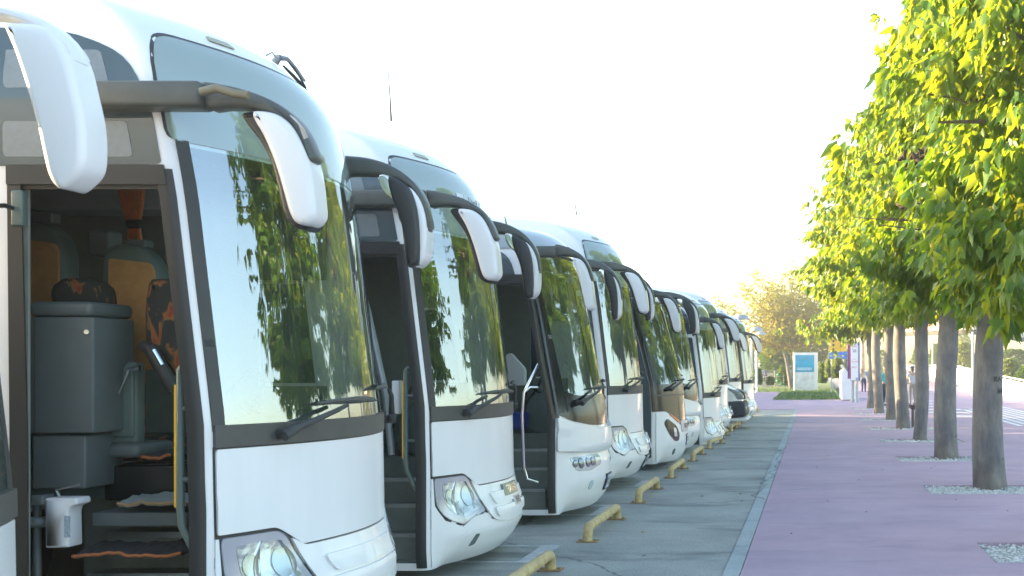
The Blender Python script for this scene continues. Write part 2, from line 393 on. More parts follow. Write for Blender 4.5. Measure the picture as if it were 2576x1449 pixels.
def floral(name='flower_fabric'):
    if name in MATS: return MATS[name]
    m = mat(name, (0.04, 0.045, 0.04), 0.95); N, L = nodes(m); b = N['Principled BSDF']
    tc = N.new('ShaderNodeTexCoord'); mp = N.new('ShaderNodeMapping'); mp.inputs['Scale'].default_value = (1.0, 1.0, 0.42); L.new(tc.outputs['Object'], mp.inputs[0])
    n = N.new('ShaderNodeTexNoise'); n.inputs['Scale'].default_value = 13; n.inputs['Detail'].default_value = 3; n.inputs['Distortion'].default_value = 1.2; L.new(mp.outputs[0], n.inputs['Vector'])
    r = N.new('ShaderNodeValToRGB'); e = r.color_ramp.elements; e[0].position = 0.56; e[0].color = (0.035, 0.04, 0.036, 1); e[1].position = 0.61; e[1].color = (0.27, 0.13, 0.045, 1)
    x = e.new(0.70); x.color = (0.28, 0.04, 0.025, 1); L.new(n.outputs['Fac'], r.inputs[0]); L.new(r.outputs[0], b.inputs['Base Color']); return m
FLOR = floral()

def coach(xn, yn, label, typ='A', near=None, far=None, door=True, lamp=True, plate=None, extra=None, dz=0.0, arm_m=ARM, shell_m=WHITE, rim_m=BLACKP, antenna=None, interior=True, black_pillar=False):
    root = empty('coach', (xn, yn, dz), label, 'coach', 'white coaches parked side by side in the row')
    tall = {'A': 0.0, 'B': 0.0, 'C': 0.0}[typ]
    SH = {'A': Shape(PROF_A, INS_A), 'B': Shape(PROF_B, INS_B, 0.30), 'C': Shape(PROF_C, INS_C, 0.34)}[typ]
    SF = SH.SF; ztop = {'A': 3.89, 'B': 3.39, 'C': 3.33}[typ]
    wz0 = {'A': 1.40, 'B': 1.22, 'C': 1.42}[typ]; wz1 = {'A': 2.84, 'B': 2.98, 'C': 2.86}[typ]
    # ---- body shell with real openings
    dx0, dx1 = (-0.905 if xn < -3 else -1.02), -0.056                                   # door opening, plan x on the near side
    s_of = lambda x: x + SH.P(0, 0.5).x * 0 - 0.0             # plan x and arc length agree on the flat side up to a constant
    cst = SH.cum[4] - SH.pts[4].x                             # arc = x + cst on the side
    sD0, sD1 = dx0 + cst, dx1 + cst
    dz0, dz1 = 0.16, 2.66
    svals = [SH.smin, -8 + cst, -5 + cst, -3.4 + cst, -2.2 + cst, -1.5 + cst, sD0, -0.8 + cst, -0.6 + cst, -0.4 + cst, -0.25 + cst, sD1, SH.cum[4], -0.06, -0.04, -0.02, 0.0]
    svals += [SF * k / 24 for k in range(1, 24)]
    svals += [SF - s_ for s_ in reversed(svals[:17])]
    zvals = sorted(set([0.1, dz0, 0.2, 0.28, 0.35, 0.46, 0.58, 0.66, 0.73, 0.85, 1.0, 1.12, 1.25, wz0, 1.6, 1.85, 2.05, 2.3, 2.5, dz1, 2.75, wz1, 3.0, 3.1, 3.2, 3.3] + [z for z, _ in SH.prof_t if z > 3.0]))
    zvals = [z for z in zvals if z <= ztop]
    holes = [(0.045, SF - 0.045, wz0, wz1)]
    if door: holes.append((sD0, sD1, dz0, dz1))
    sW0, sW1 = SF - (-0.40 + cst), SF - (-0.8 + cst)          # driver window on the far side
    holes.append((sW0, sW1, 1.6, 2.3))
    vs_ = [SH.P(q, z) for q in svals for z in zvals]; nz = len(zvals); fs = []
    for i in range(len(svals) - 1):
        for j in range(nz - 1):
            a, b = (svals[i] + svals[i + 1]) / 2, (zvals[j] + zvals[j + 1]) / 2
            if any(h[0] - 1e-6 < a < h[1] + 1e-6 and h[2] < b < h[3] for h in holes): continue
            fs.append((i * nz + j, (i + 1) * nz + j, (i + 1) * nz + j + 1, i * nz + j + 1))
    n = len(svals)
    for i in range(n // 2):
        a, b, c, d = i, i + 1, n - 2 - i, n - 1 - i
        if b <= c:
            f = [a * nz + nz - 1, b * nz + nz - 1, c * nz + nz - 1, d * nz + nz - 1]
            if b == c: f = f[:2] + [f[3]]
            fs.append(tuple(f)); fs.append(tuple(reversed([q - nz + 1 for q in f])))
    fs.append(tuple([j for j in range(nz)] + [(n - 1) * nz + j for j in range(nz - 1, -1, -1)]))
    body = mk('body', vs_, fs, WHITE, root, True, 38)
    # windscreen and surround
    SH.sheet('windscreen', 0.02, SF - 0.02, wz0 - 0.005, wz1 + (0.02 if typ == 'A' else 0.005), 0.004, WIND, root)
    for (a, b) in ((0.0, 0.075), (SF - 0.075, SF)):
        SH.panel('windscreen_seal', [(a, wz0 - 0.02), (b, wz0 - 0.02), (b, wz1 + 0.03), (a, wz1 + 0.03)], 0.008, TRIM, root, 4, 14)
    if typ != 'A': SH.panel('windscreen_header', [(0.0, wz1 - 0.002), (SF, wz1 - 0.002), (SF, wz1 + 0.016), (0, wz1 + 0.016)], 0.009, TRIM, root, 30, 2)
    SH.sheet('driver_window', sW0 - 0.01, sW1 + 0.01, 1.59, 2.31, 0.003, DARKGL, root, 6, 4)
    # side glass
    if typ == 'A':
        g = SH.panel('side_window', rpoly([(-1.40 + cst, 2.72), (-0.035 + cst, 2.735), (-0.035 + cst, 3.02), (-0.10 + cst, 3.3), (-0.36 + cst, 3.44), (-1.40 + cst, 3.45)], [0.02, 0.03, 0.1, 0.12, 0.15, 0.02]), 0.006, DARKGL, root, 26, 8)
        for z0, z1, xa, xb in ((2.77, 2.95, -0.60, -0.17), (2.77, 2.95, -1.0, -0.66), (3.12, 3.32, -1.0, -0.62), (3.12, 3.32, -0.55, -0.22)):
            SH.panel('sunshade_panel', rpoly([(xa + cst, z0), (xb + cst, z0), (xb + cst, z1), (xa + cst, z1)], 0.03), 0.009, DARKGL if False else mat('perforated_shade', (0.16, 0.19, 0.20), 0.3, coat=0.6, var=0.1, scale=40), g, 6, 3)
        SH.panel('side_window', [(-11 + cst, 1.55), (-1.48 + cst, 1.55), (-1.48 + cst, 3.44), (-11 + cst, 3.44)], 0.006, DARKGL, root, 12, 6)
    else:
        SH.panel('side_window', rpoly([(-1.02 + cst, 2.70), (-0.13 + cst, 2.70), (-0.15 + cst, 2.95), (-0.3 + cst, 3.02), (-1.02 + cst, 3.02)], [0.02, 0.03, 0.1, 0.12, 0.02]), 0.006, DARKGL, root, 20, 6)
        SH.panel('side_window', [(-11 + cst, 1.5), (-1.1 + cst, 1.5), (-1.1 + cst, 3.0), (-11 + cst, 3.0)], 0.006, DARKGL, root, 12, 6)
    # door frame ring
    m_ = SEAL
    fr = root
    if door:
        d1 = SH.panel('door_frame', [(sD1 - 0.015, 0.12), (-0.042, 0.12), (-0.042, dz1 + 0.05), (sD1 - 0.015, dz1 + 0.05)], 0.012, m_, root, 5, 18)
        SH.panel('door_jamb', [(sD0 - 0.07, 0.12), (sD0 + 0.02, 0.12), (sD0 + 0.02, dz1 + 0.05), (sD0 - 0.07, dz1 + 0.05)], 0.012, m_, root, 4, 8)
        SH.panel('door_header', [(sD0 - 0.07, dz1 - 0.03), (sD1 + 0.03, dz1 - 0.03), (sD1 + 0.03, dz1 + 0.07), (sD0 - 0.07, dz1 + 0.07)], 0.02, m_, root, 10, 3)
        SH.panel('door_seal', [(sD0 - 0.02, dz1 - 0.05), (sD1 + 0.0, dz1 - 0.05), (sD1, dz1 - 0.025), (sD0 - 0.02, dz1 - 0.025)], -0.012, TRIM, root, 10, 3)
        SH.panel('door_seal', [(sD1 - 0.018, 0.16), (sD1 + 0.01, 0.16), (sD1 + 0.01, dz1 - 0.05), (sD1 - 0.018, dz1 - 0.05)], -0.015, TRIM, root, 3, 18)
    else:
        SH.panel('door', rpoly([(sD0, 0.2), (SH.cum[4] - 0.01, 0.2), (SH.cum[4] - 0.01, dz1), (sD0, dz1)], 0.04), 0.006, DARKGL, root, 10, 18)
    # ---- front panels per type
    if typ == 'A':
        SH.panel('upper_glass', rpoly([(-0.03, 2.862), (SF + 0.03, 2.862), (SF + 0.03, 3.30), (SF - 0.07, 3.45), (0.07, 3.45), (-0.03, 3.30)], [0.05, 0.05, 0.14, 0.14, 0.14, 0.14], 5), 0.008, UPGL, root, 40, 10)
        SH.panel('upper_glass_seal', rpoly([(-0.045, 2.868), (SF + 0.045, 2.868), (SF + 0.045, 3.31), (SF - 0.06, 3.468), (0.06, 3.468), (-0.045, 3.31)], [0.05, 0.05, 0.14, 0.14, 0.14, 0.14], 5), 0.004, TRIM, root, 40, 8)
        SH.panel('wiper_strip', [(0.004, 1.298), (SF - 0.004, 1.298), (SF - 0.004, 1.412), (0.004, 1.412)], 0.022, STRIP, root, 30, 3)
        hl = [(0.02, 0.845), (0.42, 0.845), (0.50, 0.79), (0.60, 0.725), (SF / 2, 0.715)]
        full = hl + [(SF - x, z) for x, z in reversed(hl[:-1])]
        SH.panel('front_panel', rpoly([(0.012, 1.288), (0.012, 0.85)] + [(0.40, 0.85), (0.49, 0.80), (0.60, 0.735), (SF - 0.60, 0.735), (SF - 0.49, 0.80), (SF - 0.40, 0.85), (SF - 0.012, 0.85), (SF - 0.012, 1.288)], [0.02, 0.01, 0.04, 0.03, 0.02, 0.02, 0.03, 0.04, 0.01, 0.02]), 0.014, WHITE, root, 36, 6)
        SH.panel('panel_gap', [(0.0, 1.30), (0.0, 0.43), (SF, 0.43), (SF, 1.30)], 0.003, SEAL, root, 30, 6)
        gr = SH.panel('grille_panel', rpoly([(0.505, 0.78), (0.62, 0.725), (SF - 0.62, 0.725), (SF - 0.505, 0.78), (SF - 0.655, 0.50), (SF - 0.76, 0.42), (SF - 1.0, 0.39), (1.0, 0.39), (0.76, 0.42), (0.655, 0.50)], [0.01, 0.03, 0.03, 0.01, 0.05, 0.08, 0.1, 0.1, 0.08, 0.05]), 0.018, WHITE, root, 30, 6)
        for za, zb in ((0.555, 0.655), (0.445, 0.53)):
            SH.panel('grille_rib', rpoly([(0.80, za), (SF - 0.80, za), (SF - 0.74, zb), (0.74, zb)], 0.035, 5), 0.038, WHITE, gr, 30, 5)
        BT = [(0.0, 0.83), (0.018, 0.83), (0.035, 0.61), (0.12, 0.485), (0.275, 0.42), (0.36, 0.46), (0.44, 0.486), (0.63, 0.497), (0.645, 0.48), (0.75, 0.402), (1.0, 0.374)]
        SH.panel('bumper', [(0.0, 0.12), (SF, 0.12)] + [(SF - a, b) for a, b in BT] + [(a, b) for a, b in reversed(BT)], 0.012, WHITE, root, 36, 8)
        for a, mir in ((1, 0), (-1, 1)):
            f_ = (lambda x: x) if not mir else (lambda x: SF - x)
            fog = SH.panel('fog_lamp', rpoly([(f_(0.43), 0.235), (f_(0.51), 0.245), (f_(0.51), 0.335), (f_(0.45), 0.34)], 0.015), 0.018, mat('smoked_plastic', (0.12, 0.16, 0.16), 0.25), root, 5, 3)
    elif typ == 'B':
        SH.panel('lower_glass', rpoly([(0.0, 1.20), (0.25, 1.12), (0.75, 1.05), (SF - 0.75, 1.05), (SF - 0.25, 1.12), (SF, 1.20), (SF, 1.42), (SF - 0.4, 1.40), (0.4, 1.40), (0.0, 1.5)], [0.01, 0.1, 0.2, 0.2, 0.1, 0.01, 0.05, 0.1, 0.1, 0.05]), 0.01, BLACKG, root, 36, 6)
        SH.panel('front_panel', rpoly([(-0.03, 1.17), (0.30, 1.085), (0.78, 1.02), (SF - 0.78, 1.02), (SF - 0.30, 1.085), (SF + 0.03, 1.17), (SF + 0.03, 0.80), (SF - 0.8, 0.745), (0.8, 0.745), (-0.03, 0.80)], [0.02, 0.1, 0.1, 0.1, 0.1, 0.02, 0.02, 0.2, 0.2, 0.02]), 0.045, WHITE, root, 36, 8)
        SH.panel('bumper', rpoly([(-0.03, 0.12), (SF + 0.03, 0.12), (SF + 0.03, 0.79), (SF - 0.8, 0.73), (0.8, 0.73), (-0.03, 0.79)], 0.01), 0.012, WHITE, root, 36, 12)
        SH.panel('roof_spoiler', rpoly([(-0.55 + cst, 3.02), (0.0, 3.02), (SF, 3.02), (SF + 0.55, 3.02), (SF + 0.5, 3.26), (SF - 0.1, 3.3), (0.1, 3.3), (-0.5 + cst, 3.26)], [0.02, 0, 0, 0.02, 0.1, 0.1, 0.1, 0.1]), 0.02, mat('grey_coach_paint', (0.30, 0.34, 0.36), 0.35, coat=0.6), root, 40, 6)
        SH.panel('upper_trim', [(-0.02, 3.0), (SF + 0.02, 3.0), (SF + 0.02, 3.018), (-0.02, 3.018)], 0.03, CHROME, root, 30, 1)
        for f_ in ((lambda x: x), (lambda x: SF - x)):
            h_ = SH.panel('headlight', rpoly([(f_(0.18), 0.715), (f_(0.9), 0.72), (f_(0.92), 0.60), (f_(0.6), 0.545), (f_(0.28), 0.56)], [0.04, 0.03, 0.05, 0.05, 0.06]), 0.018, mat('lamp_bezel', (0.5, 0.55, 0.57), 0.2, metal=0.4), root, 18, 5)
            for (q, r_) in ((0.26, 0.04), (0.38, 0.06), (0.54, 0.055), (0.66, 0.05)):
                o = SH.panel('lamp', [(f_(q) + r_ * math.cos(2 * PI * k / 16), 0.645 + r_ * 1.0 * math.sin(2 * PI * k / 16)) for k in range(16)], 0.026, mat('lamp_bowl', (0.16, 0.2, 0.24), 0.1, metal=0.9), h_, 8, 4)
            SH.panel('lamp_cover', rpoly([(f_(0.73), 0.70), (f_(0.9), 0.70), (f_(0.9), 0.61), (f_(0.73), 0.59)], 0.02), 0.026, LAMPIN, h_, 8, 4)
            SH.panel('fog_lamp', [(f_(0.62) + 0.05 * math.cos(2 * PI * k / 14), 0.38 + 0.055 * math.sin(2 * PI * k / 14)) for k in range(14)], 0.018, mat('smoked_lens', (0.5, 0.58, 0.6), 0.15), root, 8, 3)
        SH.panel('windscreen_border', [(0.03, wz0), (0.20, wz0), (0.09, wz1), (0.03, wz1)], 0.010, BLACKG, root, 4, 12)
    elif typ == 'C':
        SH.panel('lower_glass', rpoly([(0.0, 0.98), (0.3, 0.98), (0.75, 0.80), (SF - 0.75, 0.80), (SF - 0.3, 0.98), (SF, 0.98), (SF, 1.44), (0.0, 1.44)], [0.01, 0.1, 0.1, 0.1, 0.1, 0.01, 0.02, 0.02]), 0.012, extra.get('lower', BLACKG) if extra else BLACKG, root, 36, 7)
        SH.panel('lower_trim', [(0.0, 1.24), (SF, 1.24), (SF, 1.262), (0, 1.262)], 0.02, BLACKP, root, 30, 1)
        SH.panel('bumper', rpoly([(-0.02, 0.13), (SF + 0.02, 0.13), (SF + 0.02, 0.97), (SF - 0.28, 0.96), (SF - 0.8, 0.72), (0.8, 0.72), (0.28, 0.96), (-0.02, 0.97)], [0.02, 0.02, 0.02, 0.1, 0.1, 0.1, 0.1, 0.02]), 0.02, WHITE, root, 36, 10)
        SH.panel('grille_panel', rpoly([(0.80, 0.80), (SF - 0.80, 0.80), (SF - 0.84, 0.60), (0.84, 0.60)], 0.03), 0.03, mat('silver_paint', (0.45, 0.46, 0.5), 0.35, metal=0.3), root, 20, 3)
        for f_ in ((lambda x: x), (lambda x: SF - x)):
            h_ = SH.panel('headlight', rpoly([(f_(0.17), 0.78), (f_(0.27), 0.86), (f_(0.60), 0.72), (f_(0.72), 0.56), (f_(0.66), 0.46), (f_(0.50), 0.46), (f_(0.30), 0.60)], 0.05), 0.028, BLACKG, root, 16, 5)
            SH.panel('lamp', rpoly([(f_(0.46), 0.70), (f_(0.56), 0.68), (f_(0.60), 0.54), (f_(0.48), 0.54)], 0.02), 0.033, LAMPIN, h_, 6, 4)
            SH.panel('indicator_lamp', rpoly([(f_(0.36), 0.92), (f_(0.40), 0.925), (f_(0.78), 0.79), (f_(0.70), 0.77)], 0.01), 0.034, AMBER, root, 10, 2)
            SH.panel('fog_lamp', [(f_(0.55) + 0.05 * math.cos(2 * PI * k / 14), 0.28 + 0.055 * math.sin(2 * PI * k / 14)) for k in range(14)], 0.026, mat('smoked_plastic', (0.12, 0.16, 0.16), 0.25), root, 8, 3)
    if typ == 'A' and lamp:
        for mir in (0, 1):
            f_ = (lambda x: x) if not mir else (lambda x: SF - x)
            HL = [(0.03, 0.832), (0.40, 0.832), (0.475, 0.79), (0.62, 0.515), (0.44, 0.50), (0.36, 0.475), (0.28, 0.435), (0.13, 0.50), (0.05, 0.62)]
            HI = [(0.12, 0.785), (0.40, 0.785), (0.55, 0.55), (0.44, 0.535), (0.30, 0.50), (0.20, 0.54), (0.14, 0.62)]
            hb = SH.panel('headlight', rpoly([(f_(x), z) for x, z in HL], [0.03, 0.04, 0.04, 0.03, 0.02, 0.02, 0.04, 0.06, 0.05]), 0.012, mat('lamp_housing', (0.50, 0.50, 0.54), 0.25, metal=0.3), root, 26, 6)
            SH.panel('lamp_reflector', rpoly([(f_(x), z) for x, z in HI], 0.03), 0.016, LAMPIN, hb, 20, 6)
            # curved reflector blades and two lamp bowls inside the housing
            BLADE = mat('reflector_blade', (0.6, 0.63, 0.64), 0.22, metal=0.9)
            for (qa, qb, za, zb, bow) in ((0.27, 0.22, 0.79, 0.52, 0.05), (0.40, 0.44, 0.78, 0.55, -0.03)):
                k = 10; vv = []
                if mir: continue
                for i in range(k + 1):
                    t = i / k; c = lerp(qa, qb, t) - bow * math.sin(PI * t); z = lerp(za, zb, t)
                    vv += [SH.P(f_(c), z, 0.017), SH.P(f_(c + 0.05 * math.sin(PI * t) + 0.006), z, 0.02), SH.P(f_(c + 0.012), z, 0.027)]
                mk('reflector_blade', vv, [(3 * i + a, 3 * i + a + 1, 3 * i + a + 4, 3 * i + a + 3) for i in range(k) for a in (0, 1)], BLADE, hb, True)
            for (q, z, r_) in ((0.20, 0.67, 0.055), (0.40, 0.66, 0.07)):
                SH.panel('lamp', [(f_(q) + r_ * math.cos(2 * PI * k / 18), z + r_ * 1.15 * math.sin(2 * PI * k / 18)) for k in range(18)], 0.022, mat('lamp_glass', (0.34, 0.40, 0.42), 0.2, metal=0.8), hb, 10, 5)
            if not mir: SH.panel('lamp_lens', rpoly([(f_(x), z) for x, z in HL], [0.03, 0.04, 0.04, 0.03, 0.02, 0.02, 0.04, 0.06, 0.05]), 0.034, LENS, hb, 26, 6)
    if typ in 'BC' or black_pillar:
        SH.panel('pillar', [(SH.cum[4] - 0.004, 1.16 if typ == 'B' else 0.98), (0.012, 1.16 if typ == 'B' else 0.98), (0.012, wz1 + 0.03), (SH.cum[4] - 0.004, wz1 + 0.03)], 0.013, BLACKG, root, 6, 16)
    # ---- wipers
    wz = {'A': 1.36, 'B': 1.33, 'C': 1.36}[typ]
    for (qp, qa, za, b0, b1, zb) in ((0.42, 0.98, wz + 0.13, 0.72, 1.55, wz + 0.145), (SF - 0.10, SF - 0.30, wz + 0.20, SF - 0.95, SF - 0.22, wz + 0.215)):
        if far is not None and far[3] == 'big' and qp > 1: continue
        w_ = MB(); w_.cyl(SH.P(qp, wz - 0.01, 0.0), SH.P(qp, wz - 0.01, 0.07), 0.032, 0.03, 14)
        w_.tube([SH.P(qp - 0.03, wz - 0.02, 0.08), SH.P(qp + 0.06 * (1 if qa > qp else -1), wz + 0.02, 0.085)], [0.03, 0.028], 10)
        w_.tube([SH.P(qp, wz, 0.085), SH.P(lerp(qp, qa, 0.75), lerp(wz, za, 0.8), 0.085), SH.P(qa, za, 0.07)], [0.022, 0.015, 0.012], 8)
        wp = w_.build('wiper', TRIM, root, True)
        k = 8; MB().tube([SH.P(lerp(b0, b1, i / k), zb + 0.012 * math.sin(PI * i / k), 0.045) for i in range(k + 1)], [0.006, 0.012, 0.014, 0.016, 0.02, 0.02, 0.018, 0.014, 0.006], 8).build('wiper_blade', STRIP, wp, True)
    # ---- number plate
    if plate:
        q = SF / 2 + 0.02; zc = plate[2]; hw = 0.17; hh = 0.095
        p_ = SH.panel('number_plate', [(q - hw, zc - hh), (q + hw, zc - hh), (q + hw, zc + hh), (q - hw, zc + hh)], 0.03, INK, root, 6, 2)
        SH.panel('plate_face', [(q - hw + 0.015, zc - hh + 0.015), (q + hw - 0.012, zc - hh + 0.015), (q + hw - 0.012, zc + hh - 0.015), (q - hw + 0.015, zc + hh - 0.015)], 0.033, PLATE, p_, 6, 2)
        SH.panel('plate_band', [(q - hw + 0.015, zc - hh + 0.015), (q - hw + 0.04, zc - hh + 0.015), (q - hw + 0.04, zc + hh - 0.015), (q - hw + 0.015, zc + hh - 0.015)], 0.035, BLUE, p_, 2, 2)
        SH.text('plate_lettering', plate[0], 0.12, q + 0.01, zc, 0.037, INK, p_, 0.72)
    # ---- mirrors
    if near is not None:
        sx, dxn, dzn, st = near
        c0 = ARM_N[0]
        A_, R_, S_ = [T(o, dxn, dzn, sx, 1, c0[0], c0[1]) for o in (ARM_N, RIM_N, SHELL_N)]
        a = mirror(root, 'near', A_, None if st == 'plain' else R_, S_, None, arm_m, rim_m, shell_m, 0, 0)
        if st != 'plain': MB().rbox((-0.62, -0.16, 2.995 + dzn), (A_[0][0] + 0.03, 0.02, 3.125 + dzn), 0.025).build('mirror_beam', arm_m, a, True)
        else: MB().rbox((-0.30, -0.14, 2.99 + dzn), (A_[0][0] + 0.03, 0.02, 3.11 + dzn), 0.025).build('mirror_beam', arm_m, a, True)
    if far is not None:
        sx, dxn, dzn, st = far
        c0 = ARM_F[0]
        A_, R_, S_, G_ = [T(o, dxn, dzn, sx, 1, c0[0], c0[1]) for o in (ARM_F, RIM_F, SHELL_F, GLS_F)]
        if st == 'big':
            A_ = px([(-60, 25), (0, 28), (90, 45), (150, 68), (195, 105), (222, 150), (228, 168), (215, 172), (195, 140), (160, 105), (110, 82), (50, 62), (-60, 55)], 5.25, xn, 0, dz)
            S_ = px([(64, 85), (80, 80), (150, 84), (190, 105), (225, 165), (245, 240), (262, 320), (265, 400), (258, 440), (235, 468), (207, 487), (188, 478), (172, 450), (160, 400), (145, 330), (120, 240), (90, 150)], 5.25, xn, 0, dz); R_ = None; G_ = None
        if st == 'wide':
            n0 = ARM_N[0]; S_ = T(SHELL_N, dxn, dzn, sx, 1, n0[0], n0[1]); A_ = T(ARM_N, dxn, dzn, sx, 1, n0[0], n0[1]); R_ = None; G_ = None
        a = mirror(root, 'far', A_, R_, S_, G_, arm_m, rim_m, shell_m, 0, 0)
        MB().rbox((-0.42, CW - 0.06, 3.0 + dzn), (A_[0][0] + 0.03, CW + 0.12, 3.12 + dzn), 0.025).build('mirror_beam', arm_m, a, True)
    # ---- roof lamp, antenna
    zl = 3.56 if typ == 'A' else ztop - 0.04
    if typ == 'A': SH.panel('roof_marker_lamp', rpoly([(0.52, 3.515), (0.74, 3.515), (0.72, 3.55), (0.54, 3.55)], 0.008), 0.012, mat('marker_lens', (0.28, 0.26, 0.12), 0.2), root, 5, 2)
    if antenna:
        ax, ay, h_, lean = antenna
        MB().tube([(ax, ay, ztop - 0.04), (ax - lean * 0.25, ay, ztop + h_ * 0.3), (ax - lean, ay, ztop + h_)], [0.010, 0.006, 0.003], 6).build('antenna', BLACKP, root)
    # ---- interior
    if interior:
        it = MB(); xe = -0.30
        it.box((-2.85, 2.40, 0.14), (-0.8, 2.42, 2.9)); it.box((-0.8, 2.40, 0.14), (-0.32, 2.42, 1.58)); it.box((-0.8, 2.40, 2.32), (-0.32, 2.42, 2.9))
        it.box((-2.87, 0.05, 0.14), (-2.85, 2.42, 2.9)); it.box((-2.85, 0.05, 2.86), (-0.36, 2.42, 2.88)); it.box((-2.85, 0.04, 0.14), (dx0 - 0.01, 0.06, 2.88))
        it.box((-2.85, 0.95, 0.93), (-0.05, 2.4, 0.95)); it.box((-2.85, 0.05, 0.93), (-1.15, 0.95, 0.95)); it.box((-1.15, 0.93, 0.14), (-0.05, 0.95, 0.95)); it.box((-0.07, 0.1, 0.14), (-0.05, 2.4, 1.1))
        it.box((-2.85, 0.05, 0.13), (-0.05, 2.4, 0.15))
        it.build('interior_lining', INT, root)
        MB().prism(smoothline([(-0.55, 1.0), (-0.05, 0.95), (0.02, 1.32), (-0.25, 1.42), (-0.5, 1.36)], 3), 'y', 1.0, 2.35, 0.03).build('dashboard', INTP2, root, True)
        st_ = MB(); ring = [(-0.62 + 0.10 * math.sin(a), 1.75 + 0.24 * math.cos(a), 1.48 + 0.2 * math.sin(a)) for a in [2 * PI * k / 20 for k in range(21)]]
        st_.tube(ring, 0.016, 8, False); st_.tube([(-0.62, 1.75, 1.48), (-0.4, 1.75, 1.3)], 0.03, 8); st_.build('steering_wheel', BLACKP, root, True)
        ds = MB(); ds.rbox((-1.35, 1.5, 1.12), (-0.9, 2.0, 1.28), 0.05); ds.rbox((-1.5, 1.5, 1.2), (-1.34, 2.0, 2.0), 0.06); ds.build('driver_seat', FLOR, root, True)
        if door:
            for z, y0, y1, x1 in ((0.36, 0.30, 0.95, -0.16), (0.58, 0.52, 0.95, -0.16), (0.78, 0.72, 0.95, -0.16)):
                sp = MB(); sp.box((dx0 + 0.02, y0, 0.15), (x1, y1, z)); s2 = sp.build('step', INT, root)
                MB().box((dx0 + 0.02, y0 - 0.012, z - 0.028), (x1, y0 - 0.001, z + 0.004)).build('step_nosing', STEEL, s2)
    for x in (-2.7, -8.6):
        wheel(root, x, 0.04); wheel(root, x, CW - 0.04)
    return root, SH, cst

# bus list (near corner x, near plane y)
c1, S1, K1 = coach(-3.075, 6.30, 'large white coach in front with open door showing orange backed seats and grey cabinet', 'A', near=(1, 0, 0, 'n'), far=(1, 0, 0, 'f'))
c0, S0, K0 = coach(-3.30, 2.65, 'white coach cut by the left edge of the photo, its big white mirror hanging down', 'A', near=(1, 0, 0, 'n'), far=(1, 0, 0, 'big'), door=False, dz=-0.2, arm_m=WHITE, rim_m=WHITE, shell_m=WHITE)
c2, S2, K2 = coach(-3.095, 9.95, 'white coach second from the front with clear square headlight and tall roof aerial', 'A', near=(1, 0, 0, 'n'), far=(1, 0.0, 0, 'f'), antenna=(-0.54, 0.8, 0.46, 0.03), dz=-0.015)
c3, S3, K3 = coach(-2.82, 13.60, 'white coach with row of small round headlights and chrome handrail in its open doorway', 'B', near=(0.72, 0.0, -0.08, 'plain'), far=(0.85, 0.1, -0.08, 'f'), plate=('07 LU 156', 1.55, 0.37), antenna=(-0.80, 1.2, 0.36, 0.14))
c4, S4, K4 = coach(-2.88, 17.25, 'white coach with a chrome three pointed star badge on its grille and a square headlight', 'A', near=(1, 0, 0, 'n'), far=(1, 0.0, 0, 'f'), door=False, dz=0.05, antenna=(-0.5, 0.6, 0.45, 0.1), plate=('07 AEZ 94', 1.62, 0.29))
c5, S5, K5 = coach(-2.66, 20.90, 'white coach with glossy black lower front, orange indicator strip and dark slanted headlight', 'C', near=(0.9, -0.1, -0.10, 'n'), far=(1.2, 0.0, -0.05, 'f'), door=False, plate=('07 TK 31', 1.7, 0.46))
c6, S6, K6 = coach(-2.72, 24.55, 'white coach half hidden between the black fronted coach and its neighbour with winged badge', 'B', near=(0.7, 0.05, -0.03, 'n'), far=(0.8, 0, 0, 'f'), door=False, antenna=(-0.8, 1.0, 0.35, 0.05))
c7, S7, K7 = coach(-2.52, 28.20, 'white coach with diamond shaped silver grille and big lamp cluster, two places before the van', 'A', near=(0.85, 0, 0.0, 'n'), far=(0.9, 0, 0, 'f'), door=False, antenna=(-0.9, 1.0, 0.4, 0.05), plate=('07 HV 20', 1.5, 0.30), dz=-0.25)
c8, S8, K8 = coach(-2.60, 31.85, 'white coach directly in front of the parked van with low rounded bumper', 'A', near=(1.2, 0, 0, 'n'), far=(1.1, 0, 0, 'f'), door=False)
c9, S9, K9 = coach(-2.66, 39.15, 'white coach standing directly behind the van with white pillar by its windscreen', 'A', near=(1.0, 0, -0.15, 'n'), far=(1, 0, 0, 'f'), door=False)
c10, S10, K10 = coach(-2.42, 42.80, 'last white coach of the row with drooping black hook mirror', 'A', near=(1.1, 0, -0.05, 'n'), far=None, door=False, dz=-0.1, black_pillar=True)
# ---- lettering and badges on the coaches
S2.text('roof_lettering', 'TUZSE', 0.30, 1.15, 3.12, 0.013, mat('pale_lettering', (0.75, 0.8, 0.8), 0.5), c2, 0.8, 0.15)
bd = S2.panel('name_badge', [(1.02, 0.60), (1.46, 0.60), (1.46, 0.70), (1.02, 0.70)], 0.042, mat('badge_grey', (0.16, 0.2, 0.19), 0.3, metal=0.6), c2, 10, 2)
S2.text('badge_lettering', 'TRAVEGO', 0.095, 1.24, 0.65, 0.046, CHROME, bd, 0.8)
bd = S2.panel('name_badge', [(1.20, 0.50), (1.46, 0.50), (1.46, 0.585), (1.20, 0.585)], 0.042, mat('silver_paint', (0.45, 0.46, 0.5), 0.35), c2, 8, 2)
S2.text('badge_lettering', 'SHD', 0.08, 1.33, 0.542, 0.046, INK, bd, 1.0)
S5.text('badge_lettering', 'SETRA', 0.11, 1.22, 0.70, 0.036, INK, c5, 1.6)
